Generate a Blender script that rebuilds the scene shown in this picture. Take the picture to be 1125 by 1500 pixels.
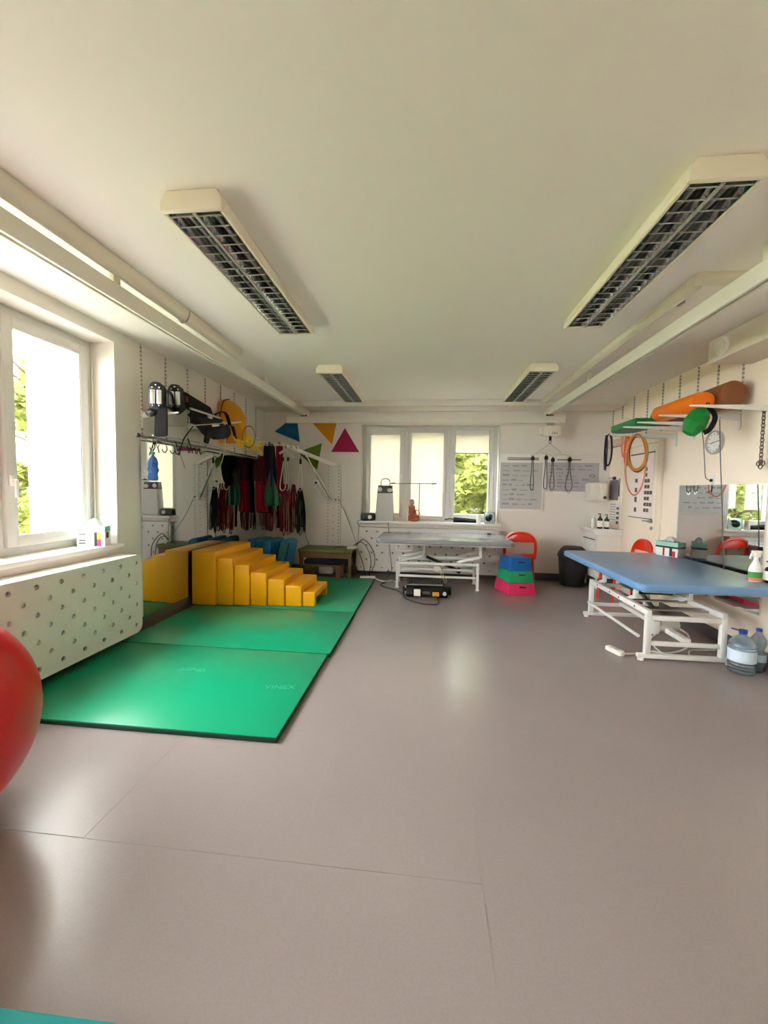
import bpy, bmesh, math, random
from mathutils import Vector, Matrix
random.seed(7)
S = bpy.context.scene
for o in list(bpy.data.objects):
    bpy.data.objects.remove(o)
COL = S.collection
PI = math.pi

# ------------------------------------------------------------------ camera
cam = bpy.data.cameras.new('camera')
cam.sensor_fit = 'VERTICAL'; cam.sensor_height = 36.0; cam.lens = 36.0 * 600 / 1500
cam.clip_start = 0.02; cam.clip_end = 200
co = bpy.data.objects.new('camera', cam); COL.objects.link(co)
YAW, PITCH, ROLL = math.radians(6.04), math.radians(3.125), math.radians(-0.95)
co.matrix_world = (Matrix.Translation((0, 0, 1.40)) @ Matrix.Rotation(YAW, 4, 'Z') @
                   Matrix.Rotation(PI / 2 - PITCH, 4, 'X') @ Matrix.Rotation(-ROLL, 4, 'Z'))
S.camera = co

# ------------------------------------------------------------------ light
W = bpy.data.worlds.new('overcast_sky'); S.world = W; W.use_nodes = True
nt = W.node_tree; bg = nt.nodes['Background']
bg.inputs[0].default_value = (0.985, 0.97, 1.0, 1); bg.inputs[1].default_value = 14.0
S.view_settings.view_transform = 'Standard'; S.view_settings.look = 'None'
S.view_settings.gamma = 1.0; S.view_settings.use_curve_mapping = False
S.view_settings.exposure = 1.42
S.cycles.use_denoising = True
S.cycles.max_bounces = 14; S.cycles.diffuse_bounces = 8; S.cycles.glossy_bounces = 6
S.cycles.transmission_bounces = 10; S.cycles.transparent_max_bounces = 16
S.cycles.caustics_reflective = False; S.cycles.caustics_refractive = False
S.cycles.sample_clamp_indirect = 8

# ------------------------------------------------------------------ materials
def lin(c):
    r = []
    for v in c[:3]:
        v /= 255.0
        r.append(v / 12.92 if v <= 0.04045 else ((v + 0.055) / 1.055) ** 2.4)
    return (*r, 1.0)

MATS = {}
def mat(name, col, rough=0.5, metal=0.0, var=0.0, vscale=6.0, bump=0.0, bscale=60.0, alpha=None,
        trans=0.0, ior=1.45, coat=0.0, spec=None, sheen=0.0, emit=None):
    if name in MATS: return MATS[name]
    m = bpy.data.materials.new(name); m.use_nodes = True
    n = m.node_tree; b = n.nodes['Principled BSDF']
    b.inputs['Base Color'].default_value = lin(col)
    b.inputs['Roughness'].default_value = rough; b.inputs['Metallic'].default_value = metal
    b.inputs['IOR'].default_value = ior
    if trans: b.inputs['Transmission Weight'].default_value = trans
    if coat: b.inputs['Coat Weight'].default_value = coat; b.inputs['Coat Roughness'].default_value = 0.15
    if spec is not None: b.inputs['Specular IOR Level'].default_value = spec
    if sheen: b.inputs['Sheen Weight'].default_value = sheen
    if alpha is not None: b.inputs['Alpha'].default_value = alpha
    if var or bump:
        tc = n.nodes.new('ShaderNodeTexCoord')
    if var:
        nz = n.nodes.new('ShaderNodeTexNoise'); nz.inputs['Scale'].default_value = vscale
        nz.inputs['Detail'].default_value = 5
        n.links.new(tc.outputs['Object'], nz.inputs['Vector'])
        mx = n.nodes.new('ShaderNodeMix'); mx.data_type = 'RGBA'
        a = lin(col)
        mx.inputs[6].default_value = tuple(v * (1 - var) for v in a[:3]) + (1,)
        mx.inputs[7].default_value = tuple(min(1, v * (1 + var)) for v in a[:3]) + (1,)
        n.links.new(nz.outputs['Fac'], mx.inputs[0]); n.links.new(mx.outputs[2], b.inputs['Base Color'])
    if bump:
        n2 = n.nodes.new('ShaderNodeTexNoise'); n2.inputs['Scale'].default_value = bscale
        n.links.new(tc.outputs['Object'], n2.inputs['Vector'])
        bp = n.nodes.new('ShaderNodeBump'); bp.inputs['Strength'].default_value = bump
        bp.inputs['Distance'].default_value = 0.01
        n.links.new(n2.outputs['Fac'], bp.inputs['Height']); n.links.new(bp.outputs[0], b.inputs['Normal'])
    MATS[name] = m
    return m

M_wall_r = mat('warm_lit_wall_paint', (250, 235, 216), 0.75, var=0.02, vscale=1.2, bump=0.04, bscale=90)  # warm window light on this wall painted in as a paler, creamier tone
M_wall = mat('wall_paint', (228, 223, 215), 0.75, var=0.02, vscale=1.2, bump=0.04, bscale=90)
M_ceil = mat('ceiling_paint', (240, 236, 229), 0.85, var=0.015, vscale=0.8)
M_white = mat('white_lacquer', (236, 233, 226), 0.4, var=0.015, vscale=4)
M_upvc = mat('white_window_plastic', (216, 214, 210), 0.3, var=0.01, vscale=3)
M_metalw = mat('white_coated_steel', (232, 231, 226), 0.35, var=0.02, vscale=8)
M_mirror = mat('mirror_silver', (232, 236, 236), 0.012, metal=1.0)
M_skirt = mat('dark_grey_vinyl', (92, 88, 86), 0.45, var=0.06, vscale=5)
M_black = mat('black_plastic', (20, 20, 22), 0.4, var=0.1, vscale=20)
M_blackcloth = mat('black_webbing', (17, 16, 18), 0.9, var=0.2, vscale=40, bump=0.3, bscale=250)
M_chrome = mat('chrome', (205, 206, 208), 0.12, metal=1.0, var=0.03, vscale=10)
M_alu = mat('brushed_aluminium', (190, 190, 188), 0.35, metal=1.0, var=0.05, vscale=14)
M_glass = mat('window_glass', (255, 255, 255), 0.0, trans=1.0, ior=1.45)
M_cable_w = mat('white_cable', (222, 218, 208), 0.5, var=0.04)
M_cable_b = mat('black_cable', (22, 21, 21), 0.5, var=0.1)
M_yellow = mat('yellow_vinyl', (236, 166, 8), 0.38, var=0.05, vscale=5, bump=0.06, bscale=40)
M_red_pl = mat('red_plastic', (214, 44, 16), 0.3, var=0.03, vscale=6)
M_rope = mat('cream_rope', (196, 184, 156), 0.9, var=0.1, vscale=60)
M_paper = mat('white_paper', (240, 238, 232), 0.7, var=0.015, vscale=9)
M_wood = mat('pale_wood', (176, 142, 98), 0.5, var=0.14, vscale=9)

def pane_mat():
    m = bpy.data.materials.new('clear_pane'); m.use_nodes = True
    n = m.node_tree; n.nodes.remove(n.nodes['Principled BSDF'])
    t = n.nodes.new('ShaderNodeBsdfTransparent'); t.inputs[0].default_value = (0.96, 0.98, 0.97, 1)
    g = n.nodes.new('ShaderNodeBsdfGlossy'); g.inputs['Roughness'].default_value = 0.01
    mx = n.nodes.new('ShaderNodeMixShader')
    lw = n.nodes.new('ShaderNodeLayerWeight'); lw.inputs[0].default_value = 0.5
    pw = n.nodes.new('ShaderNodeMath'); pw.operation = 'POWER'; pw.inputs[1].default_value = 4.0
    n.links.new(lw.outputs['Facing'], pw.inputs[0])
    mr = n.nodes.new('ShaderNodeMapRange'); mr.inputs[3].default_value = 0.03; mr.inputs[4].default_value = 0.6
    n.links.new(pw.outputs[0], mr.inputs[0])
    n.links.new(mr.outputs[0], mx.inputs[0]); n.links.new(t.outputs[0], mx.inputs[1]); n.links.new(g.outputs[0], mx.inputs[2])
    n.links.new(mx.outputs[0], n.nodes['Material Output'].inputs[0])
    return m
M_pane = pane_mat()

def translucent_mat(name, col, tcol, fac=0.6):
    m = bpy.data.materials.new(name); m.use_nodes = True
    n = m.node_tree; n.nodes.remove(n.nodes['Principled BSDF'])
    d = n.nodes.new('ShaderNodeBsdfDiffuse'); d.inputs[0].default_value = lin(col)
    t = n.nodes.new('ShaderNodeBsdfTranslucent'); t.inputs[0].default_value = lin(tcol)
    nz = n.nodes.new('ShaderNodeTexNoise'); nz.inputs['Scale'].default_value = 5
    tc = n.nodes.new('ShaderNodeTexCoord'); n.links.new(tc.outputs['Object'], nz.inputs['Vector'])
    mp = n.nodes.new('ShaderNodeMapRange'); mp.inputs[3].default_value = fac - 0.05; mp.inputs[4].default_value = fac + 0.05
    n.links.new(nz.outputs['Fac'], mp.inputs[0])
    mx = n.nodes.new('ShaderNodeMixShader')
    n.links.new(mp.outputs[0], mx.inputs[0]); n.links.new(d.outputs[0], mx.inputs[1]); n.links.new(t.outputs[0], mx.inputs[2])
    n.links.new(mx.outputs[0], n.nodes['Material Output'].inputs[0])
    return m

def floor_mat():
    m = bpy.data.materials.new('grey_vinyl_floor'); m.use_nodes = True
    n = m.node_tree; b = n.nodes['Principled BSDF']
    tc = n.nodes.new('ShaderNodeTexCoord')
    n1 = n.nodes.new('ShaderNodeTexNoise'); n1.inputs['Scale'].default_value = 1.3; n1.inputs['Detail'].default_value = 4
    n2 = n.nodes.new('ShaderNodeTexNoise'); n2.inputs['Scale'].default_value = 140; n2.inputs['Detail'].default_value = 3
    for k in (n1, n2): n.links.new(tc.outputs['Object'], k.inputs['Vector'])
    mx = n.nodes.new('ShaderNodeMix'); mx.data_type = 'RGBA'
    mx.inputs[6].default_value = lin((148, 137, 134)); mx.inputs[7].default_value = lin((158, 146, 143))
    n.links.new(n1.outputs['Fac'], mx.inputs[0])
    m2 = n.nodes.new('ShaderNodeMix'); m2.data_type = 'RGBA'; m2.blend_type = 'MULTIPLY'; m2.inputs[0].default_value = 0.25
    n.links.new(mx.outputs[2], m2.inputs[6]); n.links.new(n2.outputs['Color'], m2.inputs[7])
    n.links.new(m2.outputs[2], b.inputs['Base Color'])
    mr = n.nodes.new('ShaderNodeMapRange'); mr.inputs[3].default_value = 0.20; mr.inputs[4].default_value = 0.30
    n.links.new(n1.outputs['Fac'], mr.inputs[0]); n.links.new(mr.outputs[0], b.inputs['Roughness'])
    bp = n.nodes.new('ShaderNodeBump'); bp.inputs['Strength'].default_value = 0.05; bp.inputs['Distance'].default_value = 0.004
    n.links.new(n2.outputs['Fac'], bp.inputs['Height']); n.links.new(bp.outputs[0], b.inputs['Normal'])
    return m
M_floor = floor_mat()

# ------------------------------------------------------------------ mesh helpers
def smooth_path(pts, sub=6):
    pts = [Vector(p) for p in pts]
    if len(pts) < 3: return pts
    out = []
    for i in range(len(pts) - 1):
        p0 = pts[max(i - 1, 0)]; p1 = pts[i]; p2 = pts[i + 1]; p3 = pts[min(i + 2, len(pts) - 1)]
        for k in range(sub):
            t = k / sub
            out.append(0.5 * ((2 * p1) + (p2 - p0) * t + (2 * p0 - 5 * p1 + 4 * p2 - p3) * t * t + (3 * p1 - p0 - 3 * p2 + p3) * t ** 3))
    out.append(pts[-1]); return out

class MB:
    def __init__(s): s.v = []; s.f = []
    def add(s, vs, fs):
        k = len(s.v); s.v += [Vector(v) for v in vs]; s.f += [tuple(i + k for i in f) for f in fs]; return s
    def box(s, x0, x1, y0, y1, z0, z1, rz=0.0, about=None):
        vs = [(x, y, z) for x in (x0, x1) for y in (y0, y1) for z in (z0, z1)]
        if rz:
            c = Vector(about if about else ((x0 + x1) / 2, (y0 + y1) / 2, 0)); R = Matrix.Rotation(rz, 3, 'Z')
            vs = [R @ (Vector(v) - c) + c for v in vs]
        return s.add(vs, [(0, 1, 3, 2), (4, 6, 7, 5), (0, 4, 5, 1), (2, 3, 7, 6), (0, 2, 6, 4), (1, 5, 7, 3)])
    def obox(s, c, size, R=None):
        h = Vector(size) / 2; vs = []
        for x in (-1, 1):
            for y in (-1, 1):
                for z in (-1, 1):
                    p = Vector((x * h.x, y * h.y, z * h.z)); vs.append(Vector(c) + ((R @ p) if R else p))
        return s.add(vs, [(0, 1, 3, 2), (4, 6, 7, 5), (0, 4, 5, 1), (2, 3, 7, 6), (0, 2, 6, 4), (1, 5, 7, 3)])
    def bar(s, p0, p1, w, h, up=(0, 0, 1)):
        p0 = Vector(p0); p1 = Vector(p1); d = (p1 - p0); L = d.length; d.normalize(); u = Vector(up)
        if abs(d.dot(u)) > 0.97: u = Vector((1, 0, 0))
        a = d.cross(u).normalized(); b = a.cross(d)
        vs = [p + a * (i * w / 2) + b * (j * h / 2) for p in (p0, p1) for i, j in ((-1, -1), (1, -1), (1, 1), (-1, 1))]
        return s.add(vs, [(3, 2, 1, 0), (4, 5, 6, 7), (0, 1, 5, 4), (1, 2, 6, 5), (2, 3, 7, 6), (3, 0, 4, 7)])
    def cyl(s, p0, p1, r0, r1=None, n=16, caps=True):
        r1 = r0 if r1 is None else r1
        p0 = Vector(p0); p1 = Vector(p1); d = (p1 - p0).normalized()
        u = Vector((0, 0, 1)) if abs(d.z) < 0.9 else Vector((1, 0, 0))
        a = d.cross(u).normalized(); b = d.cross(a)
        vs = []; fs = []
        for p, r in ((p0, r0), (p1, r1)):
            for i in range(n):
                t = 2 * PI * i / n; vs.append(p + (a * math.cos(t) + b * math.sin(t)) * r)
        for i in range(n): fs.append((i, (i + 1) % n, n + (i + 1) % n, n + i))
        if caps: fs += [tuple(range(n - 1, -1, -1)), tuple(range(n, 2 * n))]
        return s.add(vs, fs)
    def tube(s, pts, r, n=8, sub=6, closed=False, flat=1.0, up=None):
        P = smooth_path(pts, sub) if sub > 1 else [Vector(p) for p in pts]
        vs = []; fs = []; prev = None
        for i, p in enumerate(P):
            d = (P[min(i + 1, len(P) - 1)] - P[max(i - 1, 0)])
            if d.length < 1e-7: d = Vector((0, 0, 1))
            d.normalize()
            if up is not None: a = d.cross(Vector(up))
            elif prev is None: a = d.cross(Vector((0, 0, 1)) if abs(d.z) < 0.9 else Vector((1, 0, 0)))
            else: a = prev - d * prev.dot(d)
            if a.length < 1e-6: a = d.orthogonal()
            a.normalize(); prev = a; b = d.cross(a)
            for k in range(n):
                t = 2 * PI * k / n; vs.append(p + a * math.cos(t) * r + b * math.sin(t) * r * flat)
        m = len(P)
        for i in range(m - 1):
            for k in range(n): fs.append((i * n + k, i * n + (k + 1) % n, (i + 1) * n + (k + 1) % n, (i + 1) * n + k))
        fs += [tuple(range(n - 1, -1, -1)), tuple(range((m - 1) * n, m * n))]
        return s.add(vs, fs)
    def lathe(s, prof, c, n=20, axis='Z', sx=1.0, sy=1.0, rz=0.0):
        c = Vector(c); vs = []; fs = []
        for r, h in prof:
            for i in range(n):
                t = 2 * PI * i / n + rz; x, y = r * math.cos(t) * sx, r * math.sin(t) * sy
                vs.append(c + (Vector((x, y, h)) if axis == 'Z' else Vector((h, x, y)) if axis == 'X' else Vector((x, h, y))))
        for j in range(len(prof) - 1):
            for i in range(n): fs.append((j * n + i, j * n + (i + 1) % n, (j + 1) * n + (i + 1) % n, (j + 1) * n + i))
        if prof[0][0] > 1e-5: fs.append(tuple(range(n - 1, -1, -1)))
        if prof[-1][0] > 1e-5: fs.append(tuple(range((len(prof) - 1) * n, len(prof) * n)))
        return s.add(vs, fs)
    def prism(s, poly, axis, d0, d1):
        def pt(u, v, d): return (d, u, v) if axis == 'X' else (u, d, v) if axis == 'Y' else (u, v, d)
        n = len(poly); vs = [pt(u, v, d0) for u, v in poly] + [pt(u, v, d1) for u, v in poly]
        fs = [tuple(range(n - 1, -1, -1)), tuple(range(n, 2 * n))] + [(i, (i + 1) % n, n + (i + 1) % n, n + i) for i in range(n)]
        return s.add(vs, fs)
    def sphere(s, c, r, n=16, m=10):
        r = r if isinstance(r, (tuple, list)) else (r, r, r)
        c = Vector(c); vs = []; fs = []
        for j in range(m + 1):
            ph = PI * j / m
            for i in range(n):
                t = 2 * PI * i / n
                vs.append(c + Vector((r[0] * math.sin(ph) * math.cos(t), r[1] * math.sin(ph) * math.sin(t), -r[2] * math.cos(ph))))
        for j in range(m):
            for i in range(n): fs.append((j * n + i, j * n + (i + 1) % n, (j + 1) * n + (i + 1) % n, (j + 1) * n + i))
        return s.add(vs, fs)
    def torus(s, c, R, r, axis='Z', n=32, m=8, sx=1.0, sy=1.0, rot=None):
        c = Vector(c); vs = []; fs = []
        for i in range(n):
            t = 2 * PI * i / n
            for k in range(m):
                q = 2 * PI * k / m; rad = R + r * math.cos(q)
                x, y, z = rad * math.cos(t) * sx, rad * math.sin(t) * sy, r * math.sin(q)
                v = Vector((x, y, z)) if axis == 'Z' else Vector((z, x, y)) if axis == 'X' else Vector((x, z, y))
                vs.append(c + ((rot @ v) if rot else v))
        for i in range(n):
            for k in range(m): fs.append((i * m + k, ((i + 1) % n) * m + k, ((i + 1) % n) * m + (k + 1) % m, i * m + (k + 1) % m))
        return s.add(vs, fs)
    def sheet(s, grid, th):
        # grid: rows of points; makes a thin solid
        R = len(grid); C_ = len(grid[0]); g = [[Vector(p) for p in r] for r in grid]
        vs = []
        nor = []
        for i in range(R):
            for j in range(C_):
                du = g[min(i + 1, R - 1)][j] - g[max(i - 1, 0)][j]; dv = g[i][min(j + 1, C_ - 1)] - g[i][max(j - 1, 0)]
                nn = du.cross(dv)
                nor.append(nn.normalized() if nn.length > 1e-9 else Vector((0, 1, 0)))
        flat = [p for r in g for p in r]
        vs = [p + n_ * th / 2 for p, n_ in zip(flat, nor)] + [p - n_ * th / 2 for p, n_ in zip(flat, nor)]
        N = R * C_; fs = []
        for i in range(R - 1):
            for j in range(C_ - 1):
                a = i * C_ + j; fs.append((a, a + 1, a + C_ + 1, a + C_)); fs.append((N + a, N + a + C_, N + a + C_ + 1, N + a + 1))
        per = [(0, j) for j in range(C_)] + [(i, C_ - 1) for i in range(1, R)] + [(R - 1, j) for j in range(C_ - 2, -1, -1)] + [(i, 0) for i in range(R - 2, 0, -1)]
        for k in range(len(per)):
            a = per[k][0] * C_ + per[k][1]; b = per[(k + 1) % len(per)][0] * C_ + per[(k + 1) % len(per)][1]
            fs.append((a, b, N + b, N + a))
        return s.add(vs, fs)
    def mesh(s, name, bevel=0.0, seg=2, smooth=False, angle=0.6):
        me = bpy.data.meshes.new(name); me.from_pydata([tuple(v) for v in s.v], [], s.f); me.update()
        bm = bmesh.new(); bm.from_mesh(me)
        if smooth: bmesh.ops.remove_doubles(bm, verts=bm.verts, dist=1e-6)
        bmesh.ops.recalc_face_normals(bm, faces=bm.faces)
        if bevel:
            es = [e for e in bm.edges if e.is_manifold and e.calc_face_angle(0) > 0.5]
            bmesh.ops.bevel(bm, geom=es, offset=bevel, offset_type='OFFSET', segments=seg, profile=0.5, affect='EDGES', clamp_overlap=True)
        bm.to_mesh(me); bm.free()
        if smooth or bevel:
            for p in me.polygons: p.use_smooth = True
            me.set_sharp_from_angle(angle=angle)
        return me

LOCALS = {}
def _place(me, o, parent):
    if parent is not None:
        o.parent = parent
        me.transform(LOCALS[parent.name].inverted()); LOCALS[o.name] = LOCALS[parent.name]
def part(name, mb, m, parent, bevel=0.0, smooth=False, label=None, angle=0.6, seg=2):
    me = mb.mesh(name, bevel, seg, smooth, angle) if isinstance(mb, MB) else mb
    if not me.materials: me.materials.append(m)
    o = bpy.data.objects.new(name, me); COL.objects.link(o); _place(me, o, parent)
    if label: o['label'] = label
    return o
def thing(name, label, cat, loc=(0, 0, 0), rz=0.0, group=None):
    o = bpy.data.objects.new(name, None); COL.objects.link(o); o.empty_display_size = 0.1
    o.location = loc; o.rotation_euler = (0, 0, rz)
    LOCALS[o.name] = Matrix.Translation(loc) @ Matrix.Rotation(rz, 4, 'Z')
    o['label'] = label; o['category'] = cat
    if group: o['group'] = group
    return o
def single(name, mb, m, label, cat, group=None, bevel=0.0, smooth=False, angle=0.6, seg=2):
    me = mb.mesh(name, bevel, seg, smooth, angle) if isinstance(mb, MB) else mb
    if not me.materials: me.materials.append(m)
    xs = [v.co for v in me.vertices]
    c = Vector(((min(v.x for v in xs) + max(v.x for v in xs)) / 2, (min(v.y for v in xs) + max(v.y for v in xs)) / 2, min(v.z for v in xs)))
    me.transform(Matrix.Translation(-c))
    o = bpy.data.objects.new(name, me); COL.objects.link(o); o.location = c
    LOCALS[o.name] = Matrix.Translation(c)
    o['label'] = label; o['category'] = cat
    if group: o['group'] = group
    return o
def struct(name, mb, m, label, bevel=0.0, smooth=False):
    me = mb.mesh(name, bevel, 2, smooth)
    me.materials.append(m)
    o = bpy.data.objects.new(name, me); COL.objects.link(o); LOCALS[o.name] = Matrix()
    o['kind'] = 'structure'; o['label'] = label
    return o
def sroot(name, label, loc=(0, 0, 0)):
    o = bpy.data.objects.new(name, None); COL.objects.link(o); o.location = loc
    LOCALS[o.name] = Matrix.Translation(loc); o['kind'] = 'structure'; o['label'] = label
    return o
def copy_tree(o, loc=None, rz=None, label=None, parent=None):
    c = o.copy(); COL.objects.link(c); LOCALS[c.name] = LOCALS.get(o.name, Matrix())
    if parent is not None: c.parent = parent
    if loc is not None: c.location = loc
    if rz is not None: c.rotation_euler = (0, 0, rz)
    if label: c['label'] = label
    for ch in [k for k in bpy.data.objects if k.parent == o]: copy_tree(ch, parent=c)
    return c
def holed_panel(outer, holes, r, depth, name, n=14):
    # 2D filled curve with real round holes, extruded, as a mesh in its own XY plane
    cu = bpy.data.curves.new(name, 'CURVE'); cu.dimensions = '2D'; cu.fill_mode = 'BOTH'; cu.extrude = depth / 2
    def sp(pts):
        k = cu.splines.new('POLY'); k.points.add(len(pts) - 1)
        for q, (x, y) in zip(k.points, pts): q.co = (x, y, 0, 1)
        k.use_cyclic_u = True
    sp(outer)
    for hx, hy in holes: sp([(hx + r * math.cos(2 * PI * i / n), hy + r * math.sin(2 * PI * i / n)) for i in range(n)])
    o = bpy.data.objects.new(name, cu); COL.objects.link(o)
    me = bpy.data.meshes.new_from_object(o); bpy.data.objects.remove(o); bpy.data.curves.remove(cu)
    me.materials.clear()
    return me
def rrect(x0, x1, y0, y1, r, n=5, corners=(1, 1, 1, 1)):
    out = []
    for k, (cx, cy, a0) in enumerate(((x1 - r, y1 - r, 0), (x0 + r, y1 - r, PI / 2), (x0 + r, y0 + r, PI), (x1 - r, y0 + r, 1.5 * PI))):
        if corners[k]:
            for i in range(n + 1):
                t = a0 + PI / 2 * i / n; out.append((cx + r * math.cos(t), cy + r * math.sin(t)))
        else: out.append(((x1, x0, x0, x1)[k], (y1, y1, y0, y0)[k]))
    return out
def text_mesh(txt, size, M4, depth=0.0006, align='CENTER'):
    cu = bpy.data.curves.new('lettering', 'FONT'); cu.body = txt; cu.size = size; cu.extrude = depth; cu.align_x = align; cu.align_y = 'CENTER'
    cu.resolution_u = 2
    o = bpy.data.objects.new('lettering', cu); COL.objects.link(o)
    me = bpy.data.meshes.new_from_object(o); bpy.data.objects.remove(o); bpy.data.curves.remove(cu)
    me.materials.clear(); me.transform(M4); return me
ORD = ['first', 'second', 'third', 'fourth', 'fifth', 'sixth', 'seventh', 'eighth', 'ninth', 'tenth', 'eleventh', 'twelfth']

# ================================================================== STRUCTURE
XL, XR, FY, ZC, BY = -2.74, 2.80, 6.70, 2.75, -3.0
struct('floor', MB().box(-3.2, 3.0, BY - .2, 7.1, -.2, 0), M_floor, 'grey vinyl sheet floor with faint welded seams')
fl = bpy.data.objects['floor']
M_seam = mat('vinyl_weld', (132, 122, 118), 0.4)
for p0, p1 in (((-2.7, 1.42), (0.225, 1.42)), ((-0.47, 1.42), (-0.47, 2.08)), ((0.225, 0.55), (0.225, 1.85)), ((-1.33, 1.42), (-1.33, 2.05))):
    d = 0.0011
    mbx = MB().box(min(p0[0], p1[0]) - d, max(p0[0], p1[0]) + d, min(p0[1], p1[1]) - d, max(p0[1], p1[1]) + d, 0.0, 0.0007)
    part('seam', mbx, M_seam, fl)
struct('ceiling', MB().box(-3.2, 3.0, BY - .2, 7.1, ZC, ZC + .2), M_ceil, 'off-white painted ceiling')
struct('trim_1', MB().box(XL, XR, 6.24, FY, 2.665, ZC), M_wall, 'white boxed bulkhead along the ceiling above the far window')
# left wall with the visible window opening and an added one behind the camera
mb = MB()
WL = [(0.62, 3.36), (-2.2, -1.1)]; WZ = (0.88, 2.64)
ys = [BY - .2, -2.2, -1.1, 0.62, 3.36, 7.1]
for i in range(5):
    if i in (1, 3):
        mb.box(-3.2, XL, ys[i], ys[i + 1], 0, WZ[0]); mb.box(-3.2, XL, ys[i], ys[i + 1], WZ[1], ZC)
    else: mb.box(-3.2, XL, ys[i], ys[i + 1], 0, ZC)
struct('wall_left', mb, M_wall, 'white wall with the large window, mirror and hanging gear')
FX = (-1.09, 1.105); FZ = (0.885, 2.45)
mb = MB()
mb.box(XL, FX[0], FY, 7.1, 0, ZC).box(FX[1], XR, FY, 7.1, 0, ZC).box(FX[0], FX[1], FY, 7.1, 0, FZ[0]).box(FX[0], FX[1], FY, 7.1, FZ[1], ZC)
struct('wall_far', mb, M_wall, 'white end wall with the three-sash window')
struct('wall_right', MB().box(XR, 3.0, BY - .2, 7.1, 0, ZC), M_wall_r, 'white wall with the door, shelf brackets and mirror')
struct('wall_back', MB().box(-3.2, 3.0, BY - .2, BY, 0, ZC), M_wall, 'white wall behind the viewer')
def skirt(name, mb, label): struct(name, mb, M_skirt, label, bevel=0.006)
skirt('baseboard_far', MB().box(XL, XR, FY - .012, FY + .001, 0.001, .115), 'dark grey coved vinyl skirting under the far window')
skirt('baseboard_left', MB().box(XL - .001, XL + .012, BY, FY - .013, 0.001, .125), 'dark grey coved vinyl skirting along the left wall')
skirt('baseboard_right', MB().box(XR - .012, XR + .001, BY, 5.18, 0.001, .115).box(XR - .012, XR + .001, 6.30, FY - .013, 0.001, .115), 'dark grey coved vinyl skirting along the right wall')

# ---- windows
def frame_rect(mb, u0, u1, v0, v1, t, d0, d1, axis):
    # rectangular ring in the wall plane; axis 'Y': u=X, v=Z, d=Y ; axis 'X': u=Y
    for a, b, c, d in ((u0, u0 + t, v0, v1), (u1 - t, u1, v0, v1), (u0 + t, u1 - t, v0, v0 + t), (u0 + t, u1 - t, v1 - t, v1)):
        if axis == 'Y': mb.box(a, b, d0, d1, c, d)
        else: mb.box(d0, d1, a, b, c, d)
    return mb
M_handle = mat('white_handle', (242, 240, 236), 0.25, var=0.01)
M_gasket = mat('grey_gasket', (90, 92, 92), 0.7, var=0.05)
# far window: three sashes
win = sroot('window_1', 'white three-sash plastic window over the far radiator cover')
part('frame', frame_rect(MB(), FX[0], FX[1], FZ[0], FZ[1], .055, 6.84, 6.91, 'Y'), M_upvc, win, bevel=.004)
mull = [-0.36, 0.325]
for x in mull: part('mullion', MB().box(x - .035, x + .035, 6.842, 6.908, FZ[0] + .055, FZ[1] - .055), M_upvc, win, bevel=.004)
cells = [(FX[0] + .055, mull[0] - .035), (mull[0] + .035, mull[1] - .035), (mull[1] + .035, FX[1] - .055)]
for k, (a, b) in enumerate(cells):
    t = (.072, .04, .075)[k]
    sh = part('sash', frame_rect(MB(), a + .003, b - .003, FZ[0] + .058, FZ[1] - .058, t, 6.815, 6.895, 'Y'), M_upvc, win, bevel=.006)
    part('pane', MB().box(a + t, b - t, 6.862, 6.868, FZ[0] + .055 + t, FZ[1] - .055 - t), M_pane, sh)
    if k != 1:
        hx = b - .04 if k == 0 else a + .04
        part('handle', MB().box(hx - .014, hx + .014, 6.80, 6.816, 1.58, 1.66).box(hx - .009, hx + .009, 6.77, 6.80, 1.61, 1.63).box(hx - .011, hx + .011, 6.765, 6.782, 1.50, 1.63), M_handle, sh, bevel=.004)
part('window_sill', MB().box(FX[0] - .06, FX[1] + .06, 6.565, 6.85, .852, .889), M_white, win, bevel=.006)
for sx in (FX[0], FX[1]):
    part('reveal_trim', MB().box(sx - .012 if sx < 0 else sx, sx if sx < 0 else sx + .012, 6.69, 6.702, .889, FZ[1]), M_upvc, win, bevel=.002)
# left window: three sashes seen at a glancing angle, the nearest out of frame
XF0, XF1 = -3.04, -2.965
win2 = sroot('window_2', 'large white plastic window in the left wall')
y0, y1 = WL[0]
part('frame', frame_rect(MB(), y0, y1, WZ[0], WZ[1], .06, XF0, XF1, 'X'), M_upvc, win2, bevel=.004)
ml = [1.50, 2.535]
for y in ml: part('mullion', MB().box(XF0 + .002, XF1 - .002, y - .04, y + .04, WZ[0] + .06, WZ[1] - .06), M_upvc, win2, bevel=.004)
cl = [(y0 + .06, ml[0] - .04), (ml[0] + .04, ml[1] - .04), (ml[1] + .04, y1 - .06)]
for k, (a, b) in enumerate(cl):
    t = .075
    sh = part('sash', frame_rect(MB(), a + .003, b - .003, WZ[0] + .063, WZ[1] - .063, t, XF1 - .045, XF1 + .03, 'X'), M_upvc, win2, bevel=.006)
    part('glazing_bead', frame_rect(MB(), a + t, b - t, WZ[0] + .06 + t, WZ[1] - .06 - t, .012, XF1 + .012, XF1 + .024, 'X'), M_upvc, sh, bevel=.002)
    part('pane', MB().box(XF1 - .01, XF1 - .004, a + t, b - t, WZ[0] + .06 + t, WZ[1] - .06 - t), M_pane, sh)
    hy = a + .036
    part('handle', MB().box(XF1 + .03, XF1 + .042, hy - .015, hy + .015, 1.38, 1.46).box(XF1 + .042, XF1 + .075, hy - .009, hy + .009, 1.41, 1.43).box(XF1 + .066, XF1 + .082, hy - .012, hy + .012, 1.30, 1.43), M_handle, sh, bevel=.004)
part('window_sill', MB().box(-2.975, -2.70, y0 - .05, y1 + .035, .845, .882), M_white, win2, bevel=.006)
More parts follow.
